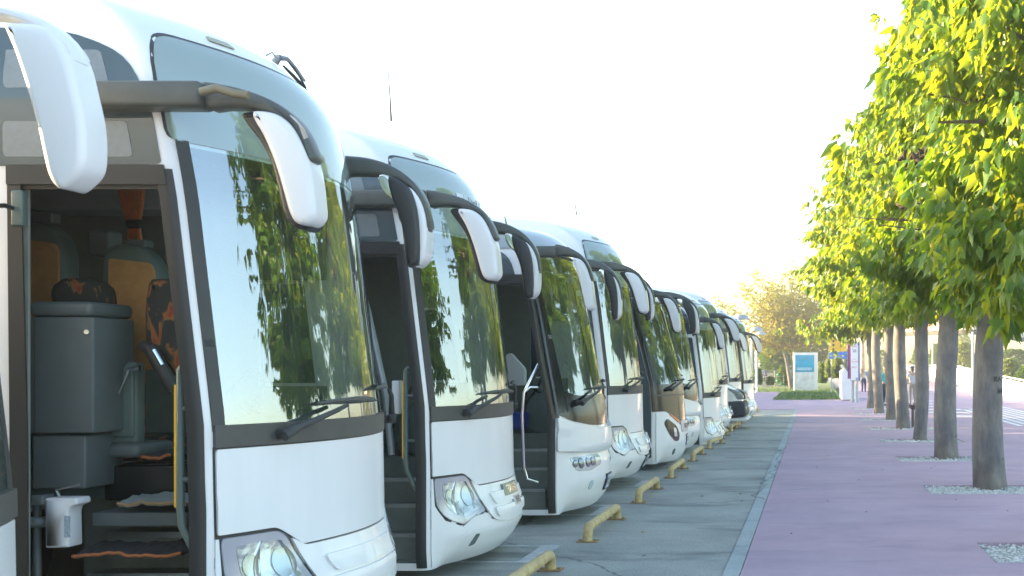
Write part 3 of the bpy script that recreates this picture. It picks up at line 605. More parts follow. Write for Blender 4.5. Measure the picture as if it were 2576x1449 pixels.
def star_badge(S, root, q, z, r=0.11):
    m = MB(); ring = [S.P(q + r * math.cos(a), z + r * math.sin(a), 0.07) for a in [2 * PI * k / 24 for k in range(25)]]
    m.tube(ring, 0.010, 6, False)
    for k in range(3):
        a = PI / 2 + k * 2 * PI / 3; m.tube([S.P(q, z, 0.075), S.P(q + r * math.cos(a), z + r * math.sin(a), 0.07)], [0.022, 0.004], 6)
    m.build('star_badge', CHROME, root, True)
star_badge(S4, c4, S4.SF / 2, 0.60); star_badge(S8, c8, S8.SF / 2, 0.60)
# winged badges
for (S_, c_, z) in ((S6, c6, 1.0), (S10, c10, 1.1)):
    m = MB(); m.tube([S_.P(0.9, z + 0.06, 0.06), S_.P(S_.SF / 2, z - 0.02, 0.06), S_.P(S_.SF - 0.9, z + 0.06, 0.06)], [0.006, 0.03, 0.006], 6); m.build('winged_badge', STEEL, c_, True)
# diamond grille insert
dg = S7.panel('diamond_grille', rpoly([(0.85, 0.66), (S7.SF / 2, 0.70), (S7.SF - 0.85, 0.66), (S7.SF / 2, 0.44)], 0.02), 0.05, STEEL, c7, 14, 4)
S7.text('badge_lettering', 'VDL', 0.08, S7.SF / 2, 0.60, 0.056, INK, dg)
# sticker on the windscreen border and pillar screws of the front coach
S1.text('windscreen_sticker', 'MB', 0.055, 0.035, 1.83, 0.011, INK, c1, 0.7)
S3.text('windscreen_lettering', 'TAXI', 0.06, 0.10, 2.05, 0.014, GREY, c3, 0.5, 0.0)

# roof wiper on the far roof edge of the front coach
def wl_(u, v, Y): p = W(u, v, Y); return (p.x + 3.075, p.y - 6.30, p.z)
m = MB(); m.cyl(wl_(690, 158, 7.9), wl_(703, 140, 7.9), 0.028, 0.022, 12)
m.tube([wl_(668, 140, 7.8), wl_(685, 132, 7.8), wl_(700, 152, 7.85)], 0.007, 6)
m.tube([wl_(703, 145, 7.9), wl_(722, 148, 7.95), wl_(745, 172, 8.0), wl_(768, 205, 8.05)], [0.02, 0.016, 0.01, 0.008], 8)
rw = m.build('wiper', STEEL, c1, True)
MB().tube([wl_(712, 165, 7.95), wl_(735, 188, 8.0), wl_(758, 212, 8.05), wl_(780, 240, 8.08)], [0.008, 0.012, 0.012, 0.006], 8).build('wiper_blade', BLACKP, rw, True)
MB().tube([wl_(722, 150, 7.95), wl_(752, 190, 8.0), wl_(770, 222, 8.05)], 0.007, 6).build('wiper_link', BLACKP, rw, True)
# exposed hinge tube and loose wires of the near mirror arm
arm1 = [o for o in c1.children if o.name.startswith('mirror_arm')][0]
m = MB(); m.tube([wl_(505, 232, 6.1), wl_(545, 222, 6.1), wl_(590, 236, 6.1), wl_(625, 240, 6.1)], 0.022, 10); m.build('arm_hinge', mat('bare_metal', (0.2, 0.18, 0.12), 0.5, metal=0.3), arm1, True)
m = MB()
for k in range(5): m.tube([wl_(730 + 3 * k, 290 + 2 * k, 6.08), wl_(752 + 3 * k, 312 + 3 * k, 6.06), wl_(766 + 2 * k, 350 - k, 6.08)], 0.003, 5)
m.build('loose_cable', mat('cable', (0.5, 0.5, 0.45), 0.5), arm1, True)

# ---- inside the front coach, seen through the open door
def bx(mb, u0, v0, u1, v1, Y0, Y1, r=0.012):
    a = wl_(u0, v1, Y0); b = wl_(u1, v0, Y0); mb.rbox((a[0], a[1], a[2]), (b[0], Y1 - 6.30, b[2]), r); return mb
cab = bx(MB(), 70, 797, 235, 1090, 6.55, 6.95, 0.012).build('cabinet', INTP, c1, True, 30)
bx(MB(), 69, 758, 229, 796, 6.54, 6.96, 0.03).build('cabinet_lid', INTP, cab, True, 30)
MB().cyl(wl_(217, 835, 6.555), wl_(217, 835, 6.53), 0.014, 0.012, 14).build('cabinet_lock', CHROME, cab)
MB().tube([wl_(88, 800, 6.545), wl_(88, 1085, 6.545)], 0.004, 6).build('cabinet_hinge', SEAL, cab)
bx(MB(), 80, 1095, 215, 1230, 6.58, 6.95, 0.012).build('lower_cabinet', INTP, c1, True, 30)
m = MB(); m.cyl(wl_(93, 1250, 6.5), wl_(93, 1500, 6.5), 0.020, 0.020, 14); m.build('entry_post', INTP, c1, True)
m = MB(); m.tube([wl_(50, 1314, 6.44), wl_(90, 1314, 6.44), wl_(108, 1314, 6.47), wl_(112, 1312, 6.55)], 0.028, 12); m.build('entry_rail', INTP, c1, True)
bx(MB(), 76, 1246, 108, 1272, 6.42, 6.52, 0.01).build('post_cap', INTP, c1, True)
# soap dispenser
m = MB(); m.prism(rpoly([wl_(118, 1252, 0)[::2] if False else (wl_(118, 1252, 6.45)[0], wl_(118, 1252, 6.45)[2]), (wl_(198, 1252, 6.45)[0], wl_(198, 1252, 6.45)[2]), (wl_(200, 1268, 6.45)[0], wl_(200, 1268, 6.45)[2]), (wl_(180, 1275, 6.45)[0], wl_(180, 1275, 6.45)[2]), (wl_(176, 1290, 6.45)[0], wl_(176, 1290, 6.45)[2]), (wl_(178, 1376, 6.45)[0], wl_(178, 1376, 6.45)[2]), (wl_(119, 1378, 6.45)[0], wl_(119, 1378, 6.45)[2])], 0.01), 'y', 0.13, 0.26, 0.012)
dp = m.build('soap_dispenser', WHITE_P, c1, True, 30)
m = MB(); m.tube([wl_(150, 1250, 6.45), wl_(142, 1232, 6.45), wl_(200, 1219, 6.4)], [0.008, 0.008, 0.005], 8); m.build('dispenser_lever', STEEL, dp, True)
bx(MB(), 161, 1298, 176, 1352, 6.427, 6.431, 0.001).build('dispenser_label', mat('label_print', (0.35, 0.42, 0.5), 0.6, var=0.4, scale=160), dp)
# guide seat folded up with handle
gs = bx(MB(), 242, 910, 345, 1120, 6.85, 6.95, 0.03).build('folding_seat', INTP2, c1, True, 30)
bx(MB(), 262, 925, 335, 1100, 6.835, 6.86, 0.02).build('folding_seat_panel', INTP2, gs, True, 30)
bx(MB(), 215, 1116, 347, 1152, 6.8, 7.2, 0.03).build('folding_seat_base', INTP, gs, True, 30)
bx(MB(), 235, 1072, 260, 1128, 6.8, 7.0, 0.02).build('folding_seat_hinge', INTP2, gs, True, 30)
m = MB(); m.tube([wl_(272, 1012, 6.82), wl_(290, 1010, 6.80), wl_(324, 930, 6.79), wl_(352, 926, 6.79)], [0.018, 0.01, 0.011, 0.016], 10); m.build('folding_seat_handle', CHROME, gs, True)
# two big seats seen from behind with orange felt backs
def felt_seat(u0, u1, v0, v1, Y, fu0, fu1, fv0):
    k = Y / FP
    def q(u, v): p = wl_(u, v, Y); return (p[0], p[2])
    s_ = MB(); s_.prism(rpoly([q(u0, v1), q(u0 + 2, v0 + 30), q(lerp(u0, u1, .25), v0), q(lerp(u0, u1, .7), v0 + 8), q(u1 - 6, v0 + 60), q(u1, v1)], [0, 0.12, 0.1, 0.1, 0.1, 0], 5), 'y', Y - 6.30, Y - 6.12, 0.04)
    o = s_.build('seat_shell', INTP2, c1, True, 40)
    MB().prism(rpoly([q(fu0, v1), q(fu0, fv0), q(fu1 - 10, fv0 + 12), q(fu1, fv0 + 30), q(fu1, v1)], 0.02), 'y', Y - 6.315, Y - 6.29, 0.006).build('felt_back', FELT, o, True, 40)
    return o
f1 = felt_seat(20, 166, 556, 960, 7.45, 40, 150, 600)
f2 = felt_seat(245, 400, 610, 930, 7.20, 275, 390, 650)
bx(MB(), 84, 533, 130, 560, 7.5, 7.6, 0.01).build('headrest', INTP, f1, True); bx(MB(), 218, 578, 275, 645, 7.4, 7.55, 0.02).build('headrest', INTP, f2, True); bx(MB(), 316, 602, 365, 622, 7.3, 7.4, 0.01).build('headrest', INTP, f2, True)
def blob_seat(pts, Y, th, name):
    o = smoothline([(wl_(u, v, Y)[0], wl_(u, v, Y)[2]) for u, v in pts], 4)
    return MB().prism(o, 'y', Y - 6.30, Y - 6.30 + th, 0.06, 4).build(name, FLOR, c1, True, 60)
blob_seat([(150, 698), (200, 700), (240, 720), (248, 780), (242, 860), (258, 905), (300, 1000), (230, 1010), (160, 900), (120, 760), (120, 720)], 7.0, 0.3, 'patterned_seat')
blob_seat([(372, 700), (420, 705), (448, 735), (462, 800), (480, 900), (478, 1000), (440, 960), (400, 905), (362, 880), (355, 800), (360, 735)], 6.85, 0.28, 'patterned_seat')
m = MB(); m.tube([wl_(358, 868, 6.8), wl_(380, 880, 6.78), wl_(425, 960, 6.78), wl_(436, 985, 6.8)], [0.03, 0.04, 0.036, 0.03], 10); ar = m.build('armrest', BLACKP, c1, True)
m = MB(); m.tube([wl_(386, 880, 6.72), wl_(408, 918, 6.72)], 0.012, 8); m.build('armrest_trim', CHROME, ar, True)
# curtain
def curtain():
    vs_ = []; n = 36; rows = [(466, 295, 365), (520, 305, 360), (560, 322, 352), (566, 324, 351), (600, 321, 356), (680, 316, 372), (760, 318, 380)]
    for v, a, b in rows:
        for k in range(n + 1):
            p = wl_(lerp(a, b, k / n), v, 7.9); vs_.append((p[0], p[1] + 0.025 * math.sin(k / n * 7 * 2 * PI), p[2]))
    for v, a, b in rows:
        for k in range(n + 1):
            p = wl_(lerp(a, b, k / n), v, 7.9); vs_.append((p[0], p[1] + 0.006 + 0.025 * math.sin(k / n * 7 * 2 * PI), p[2]))
    f = [(r * (n + 1) + k, r * (n + 1) + k + 1, (r + 1) * (n + 1) + k + 1, (r + 1) * (n + 1) + k) for r in list(range(6)) + list(range(7, 13)) for k in range(n)]
    o = mk('curtain', vs_, f, CURT, c1, True)
    MB().tube([wl_(322, 563, 7.86), wl_(352, 563, 7.86)], 0.03, 8).build('curtain_tie', SEAL, o)
curtain()
# raised floor box, handrail with yellow strip, big black windscreen pillar trim
bx(MB(), 262, 1172, 470, 1260, 6.85, 7.2, 0.01).build('seat_plinth', BLACKG, c1, True, 30)
bx(MB(), 230, 1290, 470, 1325, 6.62, 7.2, 0.008).build('upper_step', INTP, c1, True)
def handrail(root, xn, yn, xl, chrome=False):
    m = MB(); y = 0.02
    if not chrome:
        m.tube([(xl + 0.06, y, 1.70), (xl + 0.02, y, 1.725), (xl, y, 1.69), (xl, y, 1.0), (xl + 0.01, y, 0.90), (xl + 0.085, y, 0.75)], 0.020, 10)
        for z in (1.5, 1.14): m.tube([(xl, y, z), (xl + 0.09, y, z)], 0.014, 8)
        o = m.build('handrail', INTP2, root, True)
        MB().box((xl - 0.026, y - 0.012, 1.0), (xl - 0.016, y + 0.006, 1.62)).build('yellow_strip', YSTR, o)
    else:
        m.tube([(xl + 0.13, y + 0.1, 1.75), (xl + 0.06, y + 0.02, 1.58), (xl, y - 0.02, 1.44), (xl - 0.02, y - 0.02, 1.20), (xl, y - 0.02, 0.62), (xl + 0.03, y, 0.50), (xl + 0.14, y + 0.04, 0.46)], 0.020, 12)
        m.tube([(xl, y - 0.02, 1.44), (xl + 0.06, y, 1.50), (xl + 0.14, y + 0.04, 1.50)], 0.016, 10)
        o = m.build('handrail', CHROME, root, True)
handrail(c1, -3.02, 6.3, -0.13); handrail(c2, -3.05, 9.95, -0.16); handrail(c3, -2.82, 13.6, -0.33, True)
for rt in (c2,):
    for i, (x, y) in enumerate(((-0.95, 0.95), (-1.3, 1.55))): seat(rt, x - 0.3, y, 1.2, FLOR)
    MB().tube([(-0.78, 0.5, 2.7), (-0.62, 0.45, 2.2), (-0.45, 0.4, 1.5), (-0.40, 0.4, 1.0)], 0.03, 8).build('door_arm', GREY, rt, True)
    MB().rbox((-0.30, 0.1, 1.35), (-0.235, 0.2, 1.62), 0.01).build('notice_box', WHITE_P, rt, True)
vg = MB().rbox((-0.75, 0.27, 0.2), (-0.48, 0.295, 0.34), 0.006).build('vent_grille', STEEL, c3, True)
for r_ in range(3):
    for k in range(5): MB().box((-0.735 + k * 0.05, 0.262, 0.22 + r_ * 0.04), (-0.695 + k * 0.05, 0.2695, 0.245 + r_ * 0.04)).build('vent_slot', INK, vg)
MB().rbox((-0.95, 0.7, 1.0), (-0.5, 1.1, 1.2), 0.05).build('seat_cushion', mat('blue_fabric', (0.02, 0.05, 0.25), 0.9), c3, True)
MB().prism([(-0.60, -0.0), (-0.60, 0.0)] if False else rpoly([(-1.0, 1.75), (-0.8, 1.9), (-0.62, 1.7), (-0.62, 1.5), (-1.0, 1.5)], 0.04), 'y', 1.3, 1.4, 0.01).build('notice_panel', WHITE_P, c3, True)
# mats and cloth lying in the doorway: things of their own
def mat_sheet(name, u0, u1, v0, v1, Y0, Y1, m, rim, label, cat, seed):
    n, k = 40, 8; vs_ = []; rnd = random.Random(seed)
    zb = W(u0, v1, Y0).z; top = []
    for i in range(n + 1):
        for j in range(k + 1):
            x = lerp(W(u0, v1, Y0).x, W(u1, v1, Y0).x, i / n); y = lerp(Y0, Y1, j / k)
            z = zb + 0.05 + 0.018 * noise.noise((x * 9, y * 9, seed)) + 0.010 * noise.noise((x * 30, y * 30, seed)) + (0.03 * j / k)
            y2 = y + (0.02 * noise.noise((x * 6, 3, seed)) if j == 0 else 0); vs_.append((x, y2, z))
    nv = len(vs_); vs_ += [(x, y, z - 0.012) for x, y, z in vs_]
    f = [(i * (k + 1) + j, (i + 1) * (k + 1) + j, (i + 1) * (k + 1) + j + 1, i * (k + 1) + j + 1) for i in range(n) for j in range(k)]
    f += [tuple(q + nv for q in reversed(g)) for g in f]
    for i in range(n): a, b = i * (k + 1), (i + 1) * (k + 1); f.append((b, a, a + nv, b + nv))
    o = mk(name, vs_, f, m, None, True, 60); tag(o, label, cat)
    MB().tube([vs_[i * (k + 1)] for i in range(n + 1)], 0.009, 6).build('mat_border', rim, o, True)
    return o
STITCH = mat('orange_stitching', (0.35, 0.12, 0.04), 0.9)
WEAVE = mat('woven_mat', (0.035, 0.04, 0.045), 0.95, bump=1.0, bscale=90, var=0.4, scale=40)
mat_sheet('floor_mat', 182, 455, 1385, 1420, 6.46, 6.75, WEAVE, STITCH, 'crumpled dark woven mat with orange edging on the lowest step of the front coach', 'floor mat', 1.0)
mat_sheet('floor_mat', 215, 430, 1146, 1172, 6.86, 7.18, WEAVE, STITCH, 'dark patterned mat with brown edging draped over the black box by the folded seat', 'floor mat', 4.0)
mat_sheet('grey_cloth', 295, 470, 1270, 1290, 6.60, 6.84, mat('grey_cloth', (0.22, 0.27, 0.27), 0.95, bump=0.6, bscale=60), mat('stitch2', (0.3, 0.2, 0.1), 0.9), 'grey felt cloth lying on the upper step of the front coach doorway', 'cloth', 8.0)
# old plug door edge of the coach at the left border and thin hook arm
bx(MB(), 60, 468, 418, 526, 8.0, 8.4, 0.03).build('overhead_panel', mat('overhead_grey', (0.30, 0.36, 0.34), 0.8, bump=0.1), c1, True, 30)
m = MB(); m.tube([(-1.35, -0.22, 2.49), (-1.02, -0.22, 2.49), (-0.95, -0.2, 2.495), (-0.93, -0.12, 2.51), (-0.96, 0.0, 2.51)], 0.012, 8); m.build('door_hook_arm', BLACKP, c1, True)
m = MB(); m.rbox((-0.96, -0.03, 2.42), (-0.90, 0.02, 2.60), 0.01); m.build('door_hinge', INTP2, c1, True)

# ================================================================ white van with the black bumper
def van(xn, yn):
    root = empty('parked_van', (xn, yn, 0), 'white van with black plastic bumper parked between the coaches near the row end', 'van')
    w_ = 1.95
    prof = [(0.02, 0.50), (0.05, 0.75), (-0.02, 1.0), (-0.35, 1.22), (-1.0, 1.42), (-1.25, 1.6), (-1.75, 2.15), (-2.1, 2.32), (-2.6, 2.38), (-5.6, 2.38), (-5.9, 2.2), (-5.95, 0.4), (-3.0, 0.32), (-0.9, 0.32), (0.0, 0.42)]
    out = rpoly(prof, 0.12, 4); n = len(out); secs = [(0.0, 0.22), (0.04, 0.09), (0.14, 0.02), (0.4, 0), (w_ - 0.4, 0), (w_ - 0.14, 0.02), (w_ - 0.04, 0.09), (w_, 0.22)]
    cx, cz = -3.0, 1.3; vs_ = []
    for y, ins in secs:
        for p in out:
            fx = p.x - (ins * 1.1 if p.x > -1.4 else ins * 0.2) - (0.05 * ((y / w_ * 2 - 1) ** 2) if p.x > -1 else 0); fz = p.y - (ins * 0.5 if p.y > 1.4 else 0); vs_.append((fx, y, fz))
    fs = [(k * n + i, k * n + (i + 1) % n, (k + 1) * n + (i + 1) % n, (k + 1) * n + i) for k in range(len(secs) - 1) for i in range(n)]
    fs += [tuple(range(n - 1, -1, -1)), tuple((len(secs) - 1) * n + i for i in range(n))]
    b = mk('body', vs_, fs, mat('pale_van_paint', (0.66, 0.71, 0.71), 0.25, coat=0.7), root, True, 50)
    MB().prism(rpoly([(-0.95, 0.28), (0.08, 0.34), (0.14, 0.44), (0.10, 0.72), (0.0, 0.80), (-0.9, 0.80), (-1.02, 0.78)], 0.05), 'y', -0.03, w_ + 0.03, 0.08, 4).build('bumper', mat('van_bumper', (0.025, 0.032, 0.042), 0.6, bump=0.1), root, True, 50)
    MB().prism(rpoly([(-0.75, 0.20), (0.14, 0.22), (0.2, 0.27), (0.1, 0.33), (-0.7, 0.28)], 0.02), 'y', 0.0, w_, 0.04, 3).build('bumper_lip', WHITE_P, root, True, 50)
    for y0, y1 in ((-0.005, 0.30), (w_ - 0.30, w_ + 0.005)):
        h_ = MB().prism(rpoly([(-0.42, 1.16), (-0.12, 1.10), (0.05, 0.98), (0.06, 0.84), (-0.12, 0.84), (-0.2, 0.98)], 0.04), 'y', y0 + 0.02, y1, 0.03).build('headlight', mat('van_lamp', (0.20, 0.24, 0.24), 0.1, coat=1), root, True, 50)
    g = MB().prism(rpoly([(-0.25, 1.12), (-0.02, 1.08), (0.08, 1.0), (0.10, 0.84), (-0.2, 0.84)], 0.03), 'y', 0.34, w_ - 0.34, 0.03).build('grille', BLACKP, root, True, 50)
    for z in (0.89, 0.97, 1.05): MB().rbox((0.02, 0.38, z - 0.012), (0.115 - (z - 0.89) * 0.3, w_ - 0.38, z + 0.012), 0.008).build('grille_bar', CHROME, g, True)
    MB().prism([(-1.29, 1.62), (-1.22, 1.64), (-1.74, 2.17), (-1.78, 2.12)], 'y', 0.14, w_ - 0.14, 0.01).build('windscreen', BLACKG, root)
    MB().prism(rpoly([(-1.5, 1.5), (-2.7, 1.5), (-2.7, 2.08), (-1.95, 2.08)], 0.05), 'y', -0.006, 0.10, 0.004).build('side_window', BLACKG, root)
    for y in (0.28, w_ - 0.28): MB().rbox((-0.04, y - 0.07, 0.55), (0.13, y + 0.07, 0.64), 0.02).build('fog_lamp', LAMPIN, root, True)
    for x in (-0.85, -4.6): wheel(root, x, 0.02, 0.34, 0.22); wheel(root, x, w_ - 0.02, 0.34, 0.22)
    return root
van(-2.02, 35.2)

# ================================================================ ground
def sheet(name, pts, z, m, label=None):
    o = mk(name, [(x, y, z) for x, y in pts], [tuple(range(len(pts)))], m); return tag(o, kind='structure')
ROAD = mat('asphalt', (0.12, 0.135, 0.135), 0.85)
def ground_mat(name, base, light, stain, stain_amt, streak=(0.5, 0.08, 1), fine=0.5, sc_=6, speck=0.25):
    m = bpy.data.materials.new(name); N, L = nodes(m); b = N['Principled BSDF']; b.inputs['Roughness'].default_value = 0.85; b.inputs['Specular IOR Level'].default_value = 0.3
    tc = N.new('ShaderNodeTexCoord')
    def nz(scale, det, sx=(1, 1, 1), dist=0.0):
        mp = N.new('ShaderNodeMapping'); mp.inputs['Scale'].default_value = sx; L.new(tc.outputs['Object'], mp.inputs[0])
        n = N.new('ShaderNodeTexNoise'); n.inputs['Scale'].default_value = scale; n.inputs['Detail'].default_value = det; n.inputs['Distortion'].default_value = dist; n.inputs['Roughness'].default_value = 0.6; L.new(mp.outputs[0], n.inputs['Vector']); return n
    def rmp(n, a, c, p0, p1):
        r = N.new('ShaderNodeValToRGB'); r.color_ramp.elements[0].position = p0; r.color_ramp.elements[1].position = p1
        r.color_ramp.elements[0].color = (*a, 1); r.color_ramp.elements[1].color = (*c, 1); L.new(n.outputs['Fac'], r.inputs[0]); return r
    def mixc(f, a, c, typ='MIX'):
        x = N.new('ShaderNodeMixRGB'); x.blend_type = typ
        if isinstance(f, float): x.inputs[0].default_value = f
        else: L.new(f, x.inputs[0])
        L.new(a, x.inputs[1]); L.new(c, x.inputs[2]); return x.outputs[0]
    c = rmp(nz(0.9, 5), base, light, 0.3, 0.72).outputs[0]
    g = rmp(nz(70, 3), (1 - speck,) * 3, (1 + speck,) * 3, 0.3, 0.7).outputs[0]
    c = mixc(1.0, c, g, 'MULTIPLY')
    s1 = rmp(nz(1.3, 6, streak, 0.6), (0, 0, 0), (stain_amt,) * 3, 0.55, 0.72)
    st = N.new('ShaderNodeRGB'); st.outputs[0].default_value = (*stain, 1)
    bw = N.new('ShaderNodeRGBToBW'); L.new(s1.outputs[0], bw.inputs[0]); c = mixc(bw.outputs[0], c, st.outputs[0])
    dsh = rmp(nz(5.0, 3, (0.9, 7.0, 1), 0.3), (0, 0, 0), (0.45,) * 3, 0.66, 0.74)
    bw2 = N.new('ShaderNodeRGBToBW'); L.new(dsh.outputs[0], bw2.inputs[0]); c = mixc(bw2.outputs[0], c, st.outputs[0])
    # hairline cracks
    vc = N.new('ShaderNodeTexVoronoi'); vc.feature = 'DISTANCE_TO_EDGE'; vc.inputs['Scale'].default_value = 0.16; nzv = nz(1.2, 4); mxv = N.new('ShaderNodeMixRGB'); mxv.inputs[0].default_value = 0.35
    L.new(tc.outputs['Object'], mxv.inputs[1]); L.new(nzv.outputs['Color'], mxv.inputs[2]); L.new(mxv.outputs[0], vc.inputs['Vector'])
    lc = N.new('ShaderNodeMath'); lc.operation = 'LESS_THAN'; lc.inputs[1].default_value = 0.0016; L.new(vc.outputs['Distance'], lc.inputs[0])
    mc = N.new('ShaderNodeMath'); mc.operation = 'MULTIPLY'; mc.inputs[1].default_value = 0.6; L.new(lc.outputs[0], mc.inputs[0]); c = mixc(mc.outputs[0], c, st.outputs[0])
    # small dark spots and gum marks
    vo = N.new('ShaderNodeTexVoronoi'); vo.inputs['Scale'].default_value = 1.6; L.new(tc.outputs['Object'], vo.inputs['Vector'])
    lt = N.new('ShaderNodeMath'); lt.operation = 'LESS_THAN'; lt.inputs[1].default_value = 0.018; L.new(vo.outputs['Distance'], lt.inputs[0])
    ml = N.new('ShaderNodeMath'); ml.operation = 'MULTIPLY'; ml.inputs[1].default_value = 0.5; L.new(lt.outputs[0], ml.inputs[0])
    c = mixc(ml.outputs[0], c, st.outputs[0])
    L.new(c, b.inputs['Base Color'])
    bp = N.new('ShaderNodeBump'); bp.inputs['Strength'].default_value = fine; bp.inputs['Distance'].default_value = 0.01; L.new(nz(110, 3).outputs['Fac'], bp.inputs['Height']); L.new(bp.outputs[0], b.inputs['Normal'])
    MATS[name] = m; return m
ROAD = ground_mat('worn_asphalt', (0.25, 0.272, 0.26), (0.39, 0.41, 0.385), (0.09, 0.10, 0.095), 0.75, (0.35, 0.9, 1), 0.6, speck=0.3)
PAVE = ground_mat('mauve_paving', (0.37, 0.275, 0.345), (0.45, 0.34, 0.41), (0.25, 0.215, 0.28), 0.55, (0.6, 1.4, 1), 0.35, speck=0.10)
KERB = ground_mat('kerb_concrete', (0.30, 0.35, 0.36), (0.40, 0.45, 0.46), (0.10, 0.12, 0.12), 0.6, (1, 0.4, 1), 0.4, speck=0.2)
FAR = mat('far_ground', (0.20, 0.20, 0.18), 0.9, var=0.1, scale=0.2)
sheet('ground', [(-900, -60), (900, -60), (900, 1500), (-900, 1500)], -0.13, FAR)
# pavement with pits left open for the tree beds
BX0, BX1 = 1.60, 3.55
TREE_Y = [6, 12, 18, 24, 30, 36, 42, 48, 54]
def pave():
    vs_ = []; fs = []; ys = [-30]
    for y in TREE_Y: ys += [y - 1.05, y + 0.22]
    ys += [58, 75]; xs = [-0.6, BX0, BX1, 40]
    k = len(xs)
    for y in ys:
        for x in xs: vs_.append((x, y, 0.0))
    beds = {ys.index(y - 1.05) for y in TREE_Y}
    for j in range(len(ys) - 1):
        for i in range(k - 1):
            if i == 1 and j in beds: continue
            fs.append((j * k + i, j * k + i + 1, (j + 1) * k + i + 1, (j + 1) * k + i))
    for y in TREE_Y:
        a = len(vs_); y0, y1 = y - 1.05, y + 0.22
        vs_ += [(BX0, y0, 0), (BX1, y0, 0), (BX1, y1, 0), (BX0, y1, 0), (BX0, y0, -0.12), (BX1, y0, -0.12), (BX1, y1, -0.12), (BX0, y1, -0.12)]
        for i in range(4): fs.append((a + i, a + (i + 1) % 4, a + 4 + (i + 1) % 4, a + 4 + i))
    return tag(mk('pavement', vs_, fs, PAVE), kind='structure')
pave()
sheet('pavement', [(-30, 52), (-0.6, 52), (-0.6, 75), (-30, 75)], 0.0, PAVE)
sheet('pavement', [(-30, 75), (-2.3, 75), (-2.3, 92), (-30, 92)], -0.006, PAVE)
sheet('road', [(-60, -30), (-0.757, -30), (-0.757, 52), (-60, 52)], -0.012, ROAD)
m = MB(); rnd = random.Random(3); y = -30
kv = []
while y < 52:
    L_ = 1.0; m.box((-0.75, y + 0.006, -0.05), (-0.607, y + L_ - 0.004, -0.004 + rnd.uniform(-.003, .003))); y += L_
tag(m.build('kerb', KERB), kind='structure')
# white worn bay markings
PAINT = mat('worn_white_paint', (0.30, 0.33, 0.33), 0.8, scale=7, col2=(0.58, 0.61, 0.61), stretch=(1, 1, 1))
for k in range(-1, 9):
    y0 = 11.0 + 3.55 * k
    vs_ = []; fs = []
    def strip(a, b, c, d): n = len(vs_); vs_.extend([(*a, -0.0085), (*b, -0.0085), (*c, -0.0085), (*d, -0.0085)]); fs.append((n, n + 1, n + 2, n + 3))
    strip((-9, y0), (-2.62, y0), (-2.62, y0 + 0.1), (-9, y0 + 0.1)); strip((-9, y0 + 1.0), (-2.62, y0 + 1.0), (-2.62, y0 + 1.1), (-9, y0 + 1.1)); strip((-2.62, y0), (-2.44, y0), (-2.44, y0 + 1.1), (-2.62, y0 + 1.1))
    mk('bay_marking', vs_, fs, PAINT)['kind'] = 'structure'
# yellow wheel stops
def stop(x, y, lab, ln=1.85, tilt=0.0):
    root = empty('wheel_stop', (x, y, -0.012), lab, 'wheel stop', 'yellow steel wheel stops along the bays')
    r = 0.047; n = 7; pts = [(0, 0, 0.0), (0, 0, 0.04)]
    for k in range(1, n): a = PI / 2 * k / n; pts.append((0, 0.1 * (1 - math.cos(a)), 0.04 + 0.1 * math.sin(a)))
    pts += [(0, 0.1, 0.14), (0, ln - 0.1, 0.14)]
    for k in range(1, n): a = PI / 2 * (1 - k / n); pts.append((0, ln - 0.1 * (1 - math.cos(a)), 0.04 + 0.1 * math.sin(a)))
    pts += [(0, ln, 0.04), (0, ln, 0)]
    MB().tube(pts, r, 16).build('rail', YEL, root, True)
    for yy in (0, ln):
        p = MB(); p.rbox((-0.10, yy - 0.09, 0.0), (0.10, yy + 0.09, 0.012), 0.004)
        for sx in (-0.075, 0.075): p.cyl((sx, yy, 0.01), (sx, yy, 0.025), 0.012, n=8)
        p.build('base_plate', mat('rusty_plate', (0.26, 0.17, 0.08), 0.8, var=0.3, scale=30), root)
    return root
LABS = ['yellow tubular wheel stop nearest the camera, cut by the bottom edge', 'yellow tubular wheel stop in front of the coach with round headlights', 'yellow tubular wheel stop just past the coach with round headlights', 'yellow tubular wheel stop in front of the coach with the star badge', 'yellow wheel stop in front of the coach with the black lower front', 'bent yellow wheel stop just past the black fronted coach', 'short looking yellow wheel stop four before the van', 'yellow wheel stop beside the rounded bumper before the van', 'yellow wheel stop under the black bumper of the van', 'yellow wheel stop just past the van', 'small far yellow wheel stop by the last coach', 'farthest yellow wheel stop at the end of the road']
for k in range(12):
    st = stop(-2.23, 8.75 + 3.6 * k, LABS[k])
    if k == 5: st.rotation_euler = (0, 0, R(-4))

